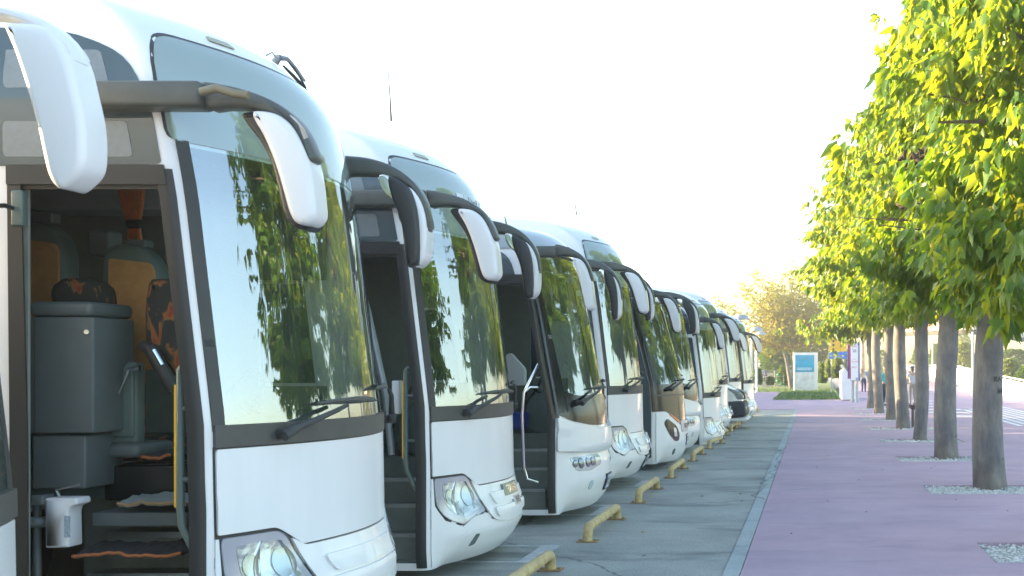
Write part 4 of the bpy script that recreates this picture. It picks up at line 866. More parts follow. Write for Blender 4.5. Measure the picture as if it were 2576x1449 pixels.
# ================================================================ trees along the pavement
BARK = None
def bark_mat():
    m = bpy.data.materials.new('smooth_grey_bark'); N, L = nodes(m); b = N['Principled BSDF']; b.inputs['Roughness'].default_value = 0.85
    tc = N.new('ShaderNodeTexCoord'); mp = N.new('ShaderNodeMapping'); mp.inputs['Scale'].default_value = (1, 1, 0.25); L.new(tc.outputs['Object'], mp.inputs[0])
    n = N.new('ShaderNodeTexNoise'); n.inputs['Scale'].default_value = 12; n.inputs['Detail'].default_value = 8; n.inputs['Roughness'].default_value = 0.7; L.new(mp.outputs[0], n.inputs['Vector'])
    r = N.new('ShaderNodeValToRGB'); r.color_ramp.elements[0].position = 0.3; r.color_ramp.elements[1].position = 0.7; r.color_ramp.elements[0].color = (0.15, 0.137, 0.13, 1); r.color_ramp.elements[1].color = (0.265, 0.25, 0.235, 1); L.new(n.outputs['Fac'], r.inputs[0])
    n3 = N.new('ShaderNodeTexNoise'); n3.inputs['Scale'].default_value = 2.2; n3.inputs['Detail'].default_value = 3; L.new(tc.outputs['Object'], n3.inputs['Vector'])
    r3 = N.new('ShaderNodeValToRGB'); r3.color_ramp.elements[0].position = 0.35; r3.color_ramp.elements[1].position = 0.65; r3.color_ramp.elements[0].color = (0.72, 0.72, 0.78, 1); r3.color_ramp.elements[1].color = (1.12, 1.1, 1.0, 1); L.new(n3.outputs['Fac'], r3.inputs[0])
    # earth splash on the foot of the trunk and scattered knots
    sp = N.new('ShaderNodeSeparateXYZ'); L.new(tc.outputs['Object'], sp.inputs[0])
    ad = N.new('ShaderNodeMath'); ad.operation = 'MULTIPLY_ADD'; ad.inputs[1].default_value = 1.1; L.new(n3.outputs['Fac'], ad.inputs[0]); L.new(sp.outputs['Z'], ad.inputs[2])
    r4 = N.new('ShaderNodeValToRGB'); r4.color_ramp.elements[0].position = 0.35; r4.color_ramp.elements[1].position = 1.0; r4.color_ramp.elements[0].color = (0.62, 0.52, 0.50, 1); r4.color_ramp.elements[1].color = (1, 1, 1, 1); L.new(ad.outputs[0], r4.inputs[0])
    x1 = N.new('ShaderNodeMixRGB'); x1.blend_type = 'MULTIPLY'; x1.inputs[0].default_value = 1; L.new(r.outputs[0], x1.inputs[1]); L.new(r3.outputs[0], x1.inputs[2])
    x2 = N.new('ShaderNodeMixRGB'); x2.blend_type = 'MULTIPLY'; x2.inputs[0].default_value = 1; L.new(x1.outputs[0], x2.inputs[1]); L.new(r4.outputs[0], x2.inputs[2])
    mp2 = N.new('ShaderNodeMapping'); mp2.inputs['Scale'].default_value = (1, 1, 1.8); L.new(tc.outputs['Object'], mp2.inputs[0])
    vo = N.new('ShaderNodeTexVoronoi'); vo.inputs['Scale'].default_value = 1.5; L.new(mp2.outputs[0], vo.inputs['Vector'])
    r5 = N.new('ShaderNodeValToRGB'); r5.color_ramp.elements[0].position = 0.03; r5.color_ramp.elements[1].position = 0.07; r5.color_ramp.elements[0].color = (0.25, 0.25, 0.25, 1); r5.color_ramp.elements[1].color = (1, 1, 1, 1); L.new(vo.outputs['Distance'], r5.inputs[0])
    x3 = N.new('ShaderNodeMixRGB'); x3.blend_type = 'MULTIPLY'; x3.inputs[0].default_value = 1; L.new(x2.outputs[0], x3.inputs[1]); L.new(r5.outputs[0], x3.inputs[2])
    L.new(x3.outputs[0], b.inputs['Base Color'])
    bp = N.new('ShaderNodeBump'); bp.inputs['Strength'].default_value = 0.5; bp.inputs['Distance'].default_value = 0.02; L.new(n.outputs['Fac'], bp.inputs['Height']); L.new(bp.outputs[0], b.inputs['Normal'])
    MATS['bark'] = m; return m
BARK = bark_mat()
LEAF = leaf_mat('street_tree_leaf', (0.04, 0.115, 0.016), (0.10, 0.21, 0.026), (0.20, 0.44, 0.018), (0.64, 0.60, 0.03), 0.44, 0.7, 0.40)

def leafy(name, clusters, m, parent, rnd, ln=0.17, wd=0.075, per=7, droop=0.75, tilt=0.5, lobed=False):
    """clusters: list of (point, outward dir, size). Each becomes a whorl of drooping folded pointed leaves"""
    vs_ = []; fs = []; tone = []
    for (c, d, s_) in clusters:
        base = rnd.random()
        for k in range(per):
            a = rnd.uniform(0, 2 * PI); out = Vector((math.cos(a), math.sin(a), 0)) * rnd.uniform(0.25, 1.0)
            dirv = (out * (1 - droop) * 1.6 + d * tilt * 0.5 + Vector((0, 0, -droop * rnd.uniform(0.5, 1.4)))).normalized()
            L_ = ln * s_ * rnd.uniform(0.65, 1.25); w_ = wd * s_ * rnd.uniform(0.7, 1.2)
            side = dirv.cross(Vector((rnd.uniform(-1, 1), rnd.uniform(-1, 1), rnd.uniform(0.1, 1)))).normalized(); nrm = side.cross(dirv)
            p = c + out * s_ * ln * rnd.uniform(0.1, 0.9) + Vector((0, 0, rnd.uniform(-0.4, 0.4) * ln * s_))
            fold = nrm * w_ * 0.25; n = len(vs_)
            curl = nrm * L_ * rnd.uniform(-0.15, 0.2)
            if lobed and rnd.random() < 0.22:
                w3 = w_ * 1.5
                vs_ += [p, p + dirv * L_ * .18 + side * w3 * .42 + fold, p + dirv * L_ * .55 + side * w3 * .55 + fold * 1.5, p + dirv * L_ * .50 + side * w3 * .2, p + dirv * L_ * .95 + curl, p + dirv * L_ * .50 - side * w3 * .2, p + dirv * L_ * .55 - side * w3 * .55 + fold * 1.5, p + dirv * L_ * .18 - side * w3 * .42 + fold, p + dirv * L_ * .45 - fold * .4]
                fs += [(n, n + 1, n + 8), (n + 1, n + 2, n + 3), (n + 1, n + 3, n + 8), (n + 3, n + 4, n + 8), (n + 4, n + 5, n + 8), (n + 5, n + 7, n + 8), (n + 5, n + 6, n + 7), (n + 7, n, n + 8)]
                t = min(1, max(0, base * 0.5 + rnd.random() * 0.5)); tone += [t] * 9; continue
            vs_ += [p, p + dirv * L_ * 0.36 + side * w_ * 0.5 + fold, p + dirv * L_ * 0.42, p + dirv * L_ * 0.36 - side * w_ * 0.5 + fold, p + dirv * L_ + curl]
            fs += [(n, n + 1, n + 2), (n, n + 2, n + 3), (n + 1, n + 4, n + 2), (n + 2, n + 4, n + 3)]
            t = min(1, max(0, base * 0.5 + rnd.random() * 0.5)); tone += [t] * 5
    o = mk(name, vs_, fs, m, parent, True)
    at = o.data.attributes.new('tone', 'FLOAT', 'POINT'); at.data.foreach_set('value', tone)
    return o

def crown_points(rnd, n, zb, zt, rad, cx=0, cy=0, shell=0.55, lobes=0.0):
    """leaf clusters gathered into drooping branch-end sprays, so that the crown is lumpy and has dark gaps"""
    out = []; nb = n // 17; sprays = []
    for k in range(nb):
        t = (k + rnd.random()) / nb; a = k * 2.39996 + rnd.uniform(-.5, .5)
        Rm = rad(t) * (0.80 + 0.42 * noise.noise((math.cos(a) * 1.8, math.sin(a) * 1.8, t * 6 + lobes)) + rnd.uniform(-.06, .10))
        q = 0.88 if rnd.random() < 0.72 else rnd.uniform(0.3, 0.75)
        sprays.append((Vector((cx + math.cos(a) * Rm * q, cy + math.sin(a) * Rm * q, zb + (zt - zb) * t + rnd.uniform(-.15, .15))), Vector((math.cos(a), math.sin(a), 0.1)), rnd.uniform(.75, 1.25)))
    for c, d, s_ in sprays:
        for k in range(16):
            g = rnd.gauss(0, .26) * s_; h_ = rnd.gauss(0, .24) * s_; sd = Vector((-d.y, d.x, 0))
            p = c + d * g + sd * h_ + Vector((0, 0, -0.35 * abs(g) - 0.25 * abs(h_) + rnd.gauss(0, .10)))
            out.append((p, d, rnd.uniform(0.75, 1.2)))
    while len(out) < n:
        t = rnd.random(); a = rnd.uniform(0, 2 * PI); r_ = rad(t) * 0.75 * rnd.random() ** .5; out.append((Vector((cx + math.cos(a) * r_, cy + math.sin(a) * r_, zb + (zt - zb) * t)), Vector((math.cos(a), math.sin(a), .2)), 1.0))
    return out

def trunk_mesh(rnd, h, r0, r1, bulge, lean, name, parent, n=22):
    rows = 22; vs_ = []; fs = []
    for j in range(rows + 1):
        t = j / rows; z = h * t
        r = lerp(r0, r1, t ** 0.8) + bulge * math.sin(PI * min(1, t * 1.1)) + 0.03 * math.exp(-t * 14)
        for k in range(n):
            a = 2 * PI * k / n; rr = r * (1 + 0.03 * noise.noise((math.cos(a) * 1.5, math.sin(a) * 1.5, z * 1.3 + r0 * 50)) + 0.02 * noise.noise((math.cos(a) * 4, math.sin(a) * 4, z * 4)))
            vs_.append((lean * t + 0.03 * math.sin(z * 1.7 + r0 * 40) + rr * math.cos(a), rr * math.sin(a), z - 0.10))
    fs = [(j * n + k, j * n + (k + 1) % n, (j + 1) * n + (k + 1) % n, (j + 1) * n + k) for j in range(rows) for k in range(n)]
    return mk(name, vs_, fs, BARK, parent, True)

def limbs(rnd, zb, zt, rad, lean, parent, n=26):
    m = MB()
    m.tube([(lean, 0, zb - 0.3), (lean * 1.1, 0.05, lerp(zb, zt, .4)), (lean, 0, zt - 0.4)], [0.13, 0.09, 0.02], 8)
    for k in range(n):
        t = rnd.uniform(0.0, 0.85); a = k * 2.4; r = rad(min(1, t + 0.1)) * 0.8; z = lerp(zb, zt, t) - 0.4
        p0 = Vector((lean, 0, z)); p2 = Vector((lean + math.cos(a) * r, math.sin(a) * r, z + r * rnd.uniform(0.15, 0.5))); p1 = p0.lerp(p2, 0.5) + Vector((0, 0, r * 0.15))
        m.tube([p0, p1, p2], [0.05 * (1.2 - t), 0.03, 0.01], 6)
        for q in range(2):
            e = p1.lerp(p2, rnd.random()) + Vector((rnd.uniform(-.5, .5), rnd.uniform(-.5, .5), rnd.uniform(-.1, .4))); m.tube([p1, e], [0.018, 0.005], 5)
    return m.build('limbs', mat('twig_bark', (0.14, 0.115, 0.09), 0.85, var=0.2, scale=20), parent, True)

TL = {6: 'smooth grey trunked tree standing out of frame right of the nearest gravel bed', 12: 'nearest street tree, its big drooping leaves filling the upper right edge', 18: 'street tree with the widest grey trunk, carved with letters, in white gravel', 24: 'second street tree trunk from the right in the photo, broad grey foot', 30: 'slender leaning street tree with dark wet stain on its trunk', 36: 'street tree with the funnel topped bin at its foot', 42: 'street tree with orange sunlit trunk', 48: 'grey street tree just left of the orange sunlit trunk', 54: 'farthest street tree with dark thin trunk and low green branch'}
TP = {   # x, foot radius, top radius, bulge, lean, crown radius, zb, zt, clusters, per
 6: (3.9, .24, .16, .0, 0, 1.9, 3.0, 8.2, 700, 7), 12: (2.62, .24, .16, .0, .0, 1.95, 2.4, 7.6, 3000, 7), 18: (2.56, .235, .15, .02, -.05, 2.1, 2.75, 7.9, 3300, 7), 24: (2.56, .225, .15, .02, .05, 2.2, 3.0, 8.3, 2700, 7),
 30: (2.57, .15, .14, .02, .10, 2.6, 3.15, 8.6, 2400, 7), 36: (2.58, .19, .14, .02, -.12, 2.75, 3.35, 8.7, 2300, 7), 42: (2.62, .17, .14, .02, -.06, 2.7, 3.5, 8.7, 2000, 7), 48: (2.52, .18, .13, .02, -.15, 2.55, 3.8, 8.5, 1600, 7), 54: (2.50, .15, .12, .0, -.05, 2.3, 3.7, 8.0, 1300, 7)}
def rad_fn(Rm):
    tab = [(0, 0.62), (0.12, 0.88), (0.35, 1.0), (0.55, 0.93), (0.75, 0.66), (0.9, 0.36), (1.0, 0.08)]
    return lambda t: Rm * interp(tab, t)
for y, (x, r0, r1, bu, lean, Rm, zb, zt, nc, per) in TP.items():
    rnd = random.Random(y * 13)
    root = empty('street_tree', (x, y, 0), TL[y], 'tree', 'street trees in gravel beds along the pavement')
    trunk_mesh(rnd, zb + 1.2, r0, r1, bu, lean, 'trunk', root)
    rf = rad_fn(Rm); cl = crown_points(rnd, nc, zb, zt, rf, lean, 0, 0.5, y * 0.37)
    if y == 54: cl += [(Vector((-1.3 + rnd.gauss(0, .8), rnd.gauss(0, .4), 3.45 + rnd.gauss(0, .28))), Vector((0, -1, 0)), 1.2) for _ in range(150)]
    if y == 12: cl += [(Vector((-0.45 + rnd.uniform(-.5, .35), -1.2 + rnd.uniform(-.5, .5), rnd.uniform(2.1, 2.9))), Vector((0, -1, 0)), 1.2) for _ in range(60)]
    big = 1.15 if y >= 30 else 0.92
    cr = leafy('crown', cl, LEAF, root, rnd, 0.19 * big, 0.088 * big, per + 1, lobed=(y <= 24))
    limbs(rnd, zb + 0.3, zt, rf, lean, root)
tree18 = [o for o in bpy.data.objects if o.get('label') == TL[18]][0]
# carved letters
v, f = text_geo('KA', 0.10); v2, f2 = text_geo('M', 0.11)
def carve(v, f, ang, z):
    r = 0.226
    return mk('carved_letters', [(-0.03 + r * math.sin(ang + p.x / r), -r * math.cos(ang + p.x / r) - 0.004, z + p.y) for p in v], f, mat('carving', (0.07, 0.06, 0.055), 0.9), tree18)
carve(v, f, 0.5, 1.55); carve(v2, f2, 0.72, 1.38)
# dried seed pods hanging in the tree
def pods(u, v, Y, n, sp, seed):
    rnd = random.Random(seed); c = W(u, v, Y) - Vector(tree18.location); m = MB()
    for k in range(n):
        p = c + Vector((rnd.gauss(0, sp), rnd.gauss(0, sp), rnd.gauss(0, sp * 0.5))); d = Vector((rnd.uniform(-1, 1), rnd.uniform(-1, 1), rnd.uniform(-1.4, 0.4))).normalized() * 0.07
        m.tube([p - d, p - d * 0.5, p + d * 0.2, p + d], [0.004, 0.022, 0.024, 0.004], 6)
    m.build('seed_pod_cluster', mat('seed_pod', (0.055, 0.035, 0.02), 0.7, var=0.4, scale=30), tree18, True)['kind'] = 'stuff'
pods(2325, 405, 16.3, 90, 0.12, 5); pods(2288, 515, 16.4, 30, 0.06, 6)
# trunk stain on the slender tree is in its own bark; gravel beds
def gravel():
    rnd = random.Random(11)
    for y in TREE_Y[1:]:
        vs_ = []; fs = []; n = {12: 2600, 18: 2200, 24: 1200}.get(y, 500); s_ = 0.018 if y < 25 else 0.03
        y0, y1 = y - 1.03, y + 0.20
        vs_ += [(BX0 + .001, y0 - .018, -0.06), (BX1 - .001, y0 - .018, -0.06), (BX1 - .001, y1 + .018, -0.06), (BX0 + .001, y1 + .018, -0.06)]; fs.append((0, 1, 2, 3)); 
        for k in range(n):
            x, yy = rnd.uniform(BX0 + .02, BX1 - .02), rnd.uniform(y0, y1); z = -0.05 + 0.03 * noise.noise((x * 3, yy * 3, y)) + rnd.uniform(0, 0.045)
            b = len(vs_); a0 = rnd.uniform(0, PI); sx, sy, sz = s_ * rnd.uniform(.6, 1.7), s_ * rnd.uniform(.4, 1.0), s_ * rnd.uniform(.3, .8)
            for (i, j, l) in ((1, 0, 0), (0, 1, .2), (-1, .2, 0), (0, -1, -.2), (.1, .1, 1), (0, 0, -1)):
                X, Y_ = i * sx, j * sy; vs_.append((x + X * math.cos(a0) - Y_ * math.sin(a0), yy + X * math.sin(a0) + Y_ * math.cos(a0), z + l * sz))
            for q in range(4): fs.append((b + q, b + (q + 1) % 4, b + 4)); fs.append((b + (q + 1) % 4, b + q, b + 5))
        o = mk('gravel', vs_, fs, mat('white_gravel', (0.32, 0.34, 0.33), 0.8, scale=22, col2=(0.85, 0.86, 0.84)))
        tag(o, kind='stuff')
gravel()

# ================================================================ background beyond the row
GRASS = mat('lawn_grass', (0.07, 0.13, 0.025), 0.9, scale=2.5, col2=(0.13, 0.19, 0.045), bump=0.8, bscale=12)
def lawn():
    out = [(-2.25, 68.5), (-1.0, 68.3), (1.55, 69.0), (1.75, 76), (1.8, 100), (2.2, 180), (-60, 180), (-60, 92), (-3.2, 92), (-2.4, 90), (-2.25, 75)]
    o = mk('grass', [(x, y, 0.02) for x, y in out], [tuple(range(len(out)))], GRASS); tag(o, kind='stuff')
    rnd = random.Random(5); vs_ = []; fs = []
    for _ in range(9000):
        if rnd.random() < 0.6: x, y = rnd.uniform(-2.2, 1.5), rnd.uniform(68.6, 95)
        else: x, y = rnd.uniform(-12, 1.7), rnd.uniform(92, 104)
        h_ = rnd.uniform(0.04, 0.12); a = rnd.uniform(0, PI); dx, dy = math.cos(a) * 0.02, math.sin(a) * 0.02; n = len(vs_)
        vs_ += [(x - dx, y - dy, 0.018), (x + dx, y + dy, 0.018), (x + rnd.uniform(-.04, .04), y + rnd.uniform(-.04, .04), 0.02 + h_)]; fs.append((n, n + 1, n + 2))
    tag(mk('grass', vs_, fs, mat('grass_blades', (0.08, 0.15, 0.03), 0.8, var=0.3, scale=3)), kind='stuff')
lawn()
# ramp climbing away on the right
rp = [(2.0, 75.0, 0.0), (13.5, 75.0, 0.0), (12.6, 97.0, 0.24), (12.9, 112, 0.42), (11.4, 120, 0.55), (2.2, 120, 0.5), (2.1, 97, 0.2)]
tag(mk('path', rp, [(0, 1, 2, 6), (6, 2, 3, 5), (3, 4, 5)], PAVE), kind='structure')
# crossing bars
def bars():
    vs_ = []; fs = []
    def q(pts): n = len(vs_); vs_.extend([(x, y, 0.004) for x, y in pts]); fs.append(tuple(range(n, n + 4)))
    for k in range(7):
        x = 6.1 + 0.34 * k; q([(x, 37 + k * 0.6), (x + 0.17, 37 + k * 0.6), (x + 0.30 + 0.02 * k, 52 + k), (x + 0.10 + 0.02 * k, 52 + k)])
    for y0, x0, x1 in ((44.5, 5.0, 6.0), (48.2, 4.5, 6.05), (52, 3.9, 6.2), (56, 3.6, 6.3), (60.5, 3.7, 6.5), (65.5, 4.0, 6.8)):
        q([(x0, y0), (x1, y0 - 0.5), (x1, y0 + 0.7), (x0, y0 + 1.1)])
    tag(mk('crossing_marking', vs_, fs, mat('road_paint', (0.55, 0.56, 0.56), 0.7, scale=5, col2=(0.82, 0.82, 0.8))), kind='structure')
bars()
# white parapet wall with rail
def parapet():
    P_ = [((14.6, 60), -0.05, 0.80), ((11.75, 69), 0.0, 0.86), ((12.2, 95), 0.22, 1.43), ((12.7, 110), 0.40, 1.80), ((11.3, 119), 0.5, 1.90), ((8.6, 119.5), 0.5, 1.88)]
    root = empty('parapet_wall', (11.75, 69, 0), 'long white parapet wall with steel handrail climbing beside the mauve ramp', 'wall')
    vs_ = []; fs = []
    for (x, y), b, t in P_:
        for dx in (0, 0.3): vs_ += [(x + dx - 11.75, y - 69 + dx, b - 0.05), (x + dx - 11.75, y - 69 + dx, t)]
    for i in range(len(P_) - 1):
        a, b = i * 4, (i + 1) * 4
        fs += [(a, b, b + 1, a + 1), (a + 3, b + 3, b + 2, a + 2), (a + 1, b + 1, b + 3, a + 3)]
    fs += [(0, 1, 3, 2), (20, 22, 23, 21)]
    mk('wall', vs_, fs, mat('white_render', (0.78, 0.78, 0.76), 0.8, var=0.08, scale=1.5), root)
    m = MB(); m.tube([(x + 0.15 - 11.75, y - 69 + 0.15, t + 0.16) for (x, y), b, t in P_], 0.045, 8)
    for i in range(len(P_) - 1):
        (x0, y0), _, t0 = P_[i]; (x1, y1), _, t1 = P_[i + 1]; n = 8
        for k in range(n): f = k / n; m.tube([(lerp(x0, x1, f) + .15 - 11.75, lerp(y0, y1, f) + .15 - 69, lerp(t0, t1, f) - .02), (lerp(x0, x1, f) + .15 - 11.75, lerp(y0, y1, f) + .15 - 69, lerp(t0, t1, f) + .16)], 0.025, 6)
    m.build('handrail', WHITE_P, root)
parapet()
# stair wall at the left of the pylon sign
def stairwall():
    root = empty('stair_wall', (2.0, 67, 0), 'white sloping stair wall between the lawn hedge and the sign pylon', 'wall')
    k = 67 / FP; q = lambda u, v: ((u - U0) * k - 2.0, H - (v - V0) * k)
    MB().prism([q(2118, 1006), q(2117, 935), q(2122, 930), q(2152, 968), q(2153, 1006)], 'y', 0, 6.0, 0.03).build('wall', mat('white_render', (0.78, 0.78, 0.76), 0.8), root)
    MB().tube([(q(2116, 918)[0], 0.2, q(2116, 918)[1]), (q(2138, 950)[0], 0.2, q(2138, 950)[1])], 0.07, 8).build('handrail', mat('cream_paint', (0.7, 0.66, 0.55), 0.6), root, True)
stairwall()
# pylon sign
def pylon():
    Y = 63.5; k = Y / FP; root = empty('sign_pylon', (2.3, Y, 0), 'tall white and blue sign pylon on two steel posts reading 25', 'sign')
    X = lambda u: (u - U0) * k - 2.3; Z = lambda v: H - (v - V0) * k
    for u, v0, dy in ((2156, 1008, 0.0), (2146, 1008, 0.25)):
        m = MB(); m.tube([(X(u), dy, 0.0), (X(u), dy, 0.08), (X(u), dy, 0.2), (X(u), dy, Z(950))], [0.14, 0.10, 0.075, 0.075], 14); m.build('post', GREY, root, True)
    b = MB().rbox((X(2140), -0.02, Z(958)), (X(2163), 0.30, Z(862)), 0.02).build('sign_panel', BLUE, root)
    MB().box((X(2136), 0.02, Z(953)), (X(2140) + 0.003, 0.20, Z(864))).build('side_panel', REDM, b)
    MB().box((X(2132.5), 0.10, Z(953)), (X(2136), 0.28, Z(866))).build('side_panel', BLUE, b)
    MB().box((X(2140) + 0.01, -0.03, Z(957)), (X(2159), -0.022, Z(863))).build('sign_face', mat('sign_white', (0.8, 0.8, 0.8), 0.5), b)
    RI = mat('sign_red_ink', (0.62, 0.22, 0.20), 0.6)
    def tx(t, size, u, v, m, wd=1.0):
        vv, f = text_geo(t, size); mk('sign_lettering', [(X(u) + p.x * wd, -0.036, Z(v) + p.y) for p in vv], f, m, b)
    tx('AREA', 0.11, 2149, 872, RI); tx('T', 0.10, 2144, 879, RI); tx('25', 0.19, 2150, 883, INK)
    for t, v, sz in (('PLEASE', 904, 0.06), ('WELCOME', 910, 0.085), ('TO', 916, 0.07), ('BEACH', 924, 0.10)): tx(t, sz, 2149.5, v, RI, 0.8)
pylon()
def ysign():
    Y = 88; k = Y / FP; x0 = (2107 - U0) * k; root = empty('direction_sign', (x0, Y, 0), 'yellow direction sign above two blue bands behind the hedge', 'sign')
    X = lambda u: (u - U0) * k - x0; Z = lambda v: H - (v - V0) * k
    for u in (2092, 2122): MB().cyl((X(u), 0.05, 0), (X(u), 0.05, Z(850)), 0.05).build('post', GREY, root, True)
    MB().rbox((X(2085), -0.03, Z(884)), (X(2131), 0.03, Z(845)), 0.01).build('yellow_panel', mat('sign_yellow', (0.72, 0.42, 0.01), 0.5), root)
    for a, b_ in ((885, 894), (896, 903)): MB().rbox((X(2085), -0.03, Z(b_)), (X(2131), 0.03, Z(a)), 0.01).build('blue_panel', mat('sign_blue_light', (0.02, 0.16, 0.52), 0.5), root)
    for v in (858, 868, 879): MB().box((X(2094), -0.036, Z(v + 3)), (X(2099), -0.031, Z(v - 3))).build('pictogram', INK, root); 
    for v in (864, 874): MB().box((X(2102), -0.036, Z(v + .5)), (X(2126), -0.031, Z(v))).build('sign_line', mat('sign_ochre', (0.5, 0.28, 0.01), 0.5), root)
ysign()
def poster():
    Y = 97; k = Y / FP; x0 = (2026 - U0) * k; root = empty('poster_stand', (x0, Y, 0), 'white framed poster stand with a bright blue sea and pale sand on the lawn', 'poster stand')
    X = lambda u: (u - U0) * k - x0; Z = lambda v: H - (v - V0) * k + 0.0
    MB().rbox((X(1996), 0, 0.0), (X(2057), 0.55, Z(887)), 0.06).build('frame', mat('frame_white', (0.7, 0.7, 0.66), 0.5), root)
    p = MB().box((X(2001), -0.02, Z(979)), (X(2048), -0.004, Z(893))).build('poster', mat('sand_print', (0.42, 0.43, 0.44), 0.6, scale=1.6, col2=(0.72, 0.73, 0.75)), root)
    MB().box((X(2001), -0.026, Z(936)), (X(2048), -0.021, Z(893))).build('sea_print', mat('sea_print', (0.0, 0.13, 0.30), 0.5, scale=0.9, col2=(0.0, 0.45, 0.70), stretch=(0.3, 1, 1.2)), p)
    FO = mat('foam_print', (0.85, 0.9, 0.92), 0.6)
    for u in (2009, 2016, 2023, 2031, 2038): 
        m = MB(); m.tube([(X(u) + 0.11 * math.cos(a), -0.03, Z(928) + 0.075 * math.sin(a)) for a in [2 * PI * q / 16 for q in range(17)]], 0.02, 6, False); m.build('foam_ring', FO, p)
poster()
# shrubs, hedges and trees of the background
GL1 = leaf_mat('shrub_leaf', (0.035, 0.085, 0.02), (0.075, 0.14, 0.035), (0.12, 0.25, 0.04), (0.25, 0.36, 0.05), 0.35, 0.5, 0.5)
GL2 = leaf_mat('pale_shrub_leaf', (0.09, 0.15, 0.045), (0.15, 0.21, 0.06), (0.3, 0.42, 0.08), (0.5, 0.55, 0.1), 0.4, 0.5, 0.5)
GL3 = leaf_mat('olive_tree_leaf', (0.09, 0.13, 0.025), (0.16, 0.17, 0.03), (0.34, 0.42, 0.05), (0.60, 0.46, 0.05), 0.46, 0.35, 0.6)
def shrub(u0, u1, vt, vb, Y, m, label, seed, n=600, grp=None, ln=0.16, cat='shrub', name='shrub', zb=None):
    rnd = random.Random(seed); k = Y / FP; x0 = ((u0 + u1) / 2 - U0) * k; hw = (u1 - u0) / 2 * k; zt = H - (vt - V0) * k; z0 = max(0, H - (vb - V0) * k) if zb is None else zb
    root = empty(name, (x0, Y, z0), label, cat, grp); cl = []
    while len(cl) < n:
        a, t = rnd.uniform(0, 2 * PI), rnd.random(); q = rnd.random() ** 0.4
        r_ = math.sqrt(max(0.02, 1 - (t * 1.5 - 0.55) ** 2 / 1.0)) * (0.9 + 0.25 * noise.noise((math.cos(a) * 2, math.sin(a) * 2, t * 3 + seed)))
        cl.append((Vector((math.cos(a) * hw * r_ * q, math.sin(a) * min(hw, 1.6) * r_ * q, (zt - z0) * t)), Vector((math.cos(a), math.sin(a), 0.4)), rnd.uniform(.7, 1.3)))
    leafy('foliage', cl, m, root, rnd, ln, ln * 0.6, 6, 0.25, 1.2)
    s_ = MB()
    for i in range(5): a = i * 1.3; s_.tube([(0.03 * math.cos(a), 0.03 * math.sin(a), -0.02), (hw * 0.5 * math.cos(a), 0.3 * math.sin(a), (zt - z0) * 0.75)], [0.04, 0.012], 6)
    s_.build('stem', mat('twig_bark', (0.14, 0.115, 0.09), 0.85), root)
shrub(2078, 2098, 905, 948, 90, GL2, 'yellow green clipped bush directly under the yellow sign', 1, 700)
shrub(2096, 2119, 902, 950, 84, GL2, 'yellow green clipped hedge beside the white stair wall', 2, 800)
shrub(2058, 2080, 913, 962, 99, GL1, 'dark round bush right behind the poster stand', 3, 500)
shrub(2105, 2145, 880, 935, 110, GL1, 'dark green bush behind the sign pylon', 4, 500)
shrub(2078, 2110, 895, 930, 112, GL1, 'dusky bush below the blue sign bands', 14, 400)
shrub(1896, 1916, 928, 966, 104, GL1, 'small dark bush by the last coach at the lawn edge', 5, 400)
shrub(1956, 1986, 922, 968, 112, GL1, 'dark bush to the left of the forked tree trunk', 6, 500)
shrub(1930, 1946, 948, 968, 104, GL2, 'low pale plant in front of the kiosk wall', 7, 200)
shrub(2200, 2245, 880, 926, 124, GL1, 'dark bush seen between the thin tree trunks', 8, 500, zb=0.5)
shrub(2290, 2330, 878, 924, 128, GL1, 'dark green bush behind the striped shirt man', 9, 600, zb=0.6)
shrub(2298, 2330, 862, 900, 136, GL3, 'golden sunlit small tree behind the dark bush', 10, 500, zb=1.5, cat='tree')
shrub(2335, 2385, 866, 926, 140, GL1, 'tall green bush beyond the thin white pole', 11, 800, zb=1.2, ln=0.22)
shrub(2395, 2450, 862, 940, 132, GL2, 'wide pale green bush beyond the parapet, left of the lamp post', 12, 1100, zb=0.8, ln=0.22)
shrub(2385, 2450, 835, 878, 150, GL2, 'leaning pale treetop under the bridge beam', 13, 500, zb=3.2, ln=0.22, cat='tree')
shrub(2505, 2570, 905, 965, 95, GL2, 'large pale green bush beyond the parapet at the right edge', 15, 1100, zb=0.1, ln=0.2)
shrub(2555, 2620, 920, 980, 82, GL1, 'green bush against the parapet in the right corner', 16, 700, zb=0.0, ln=0.2)
shrub(2500, 2600, 880, 915, 130, GL1, 'long row of green bushes high behind the parapet at right', 17, 800, zb=1.6, ln=0.22)
shrub(2440, 2505, 885, 945, 120, GL1, 'green bush hidden behind the widest trunk', 18, 600, zb=0.9, ln=0.22)

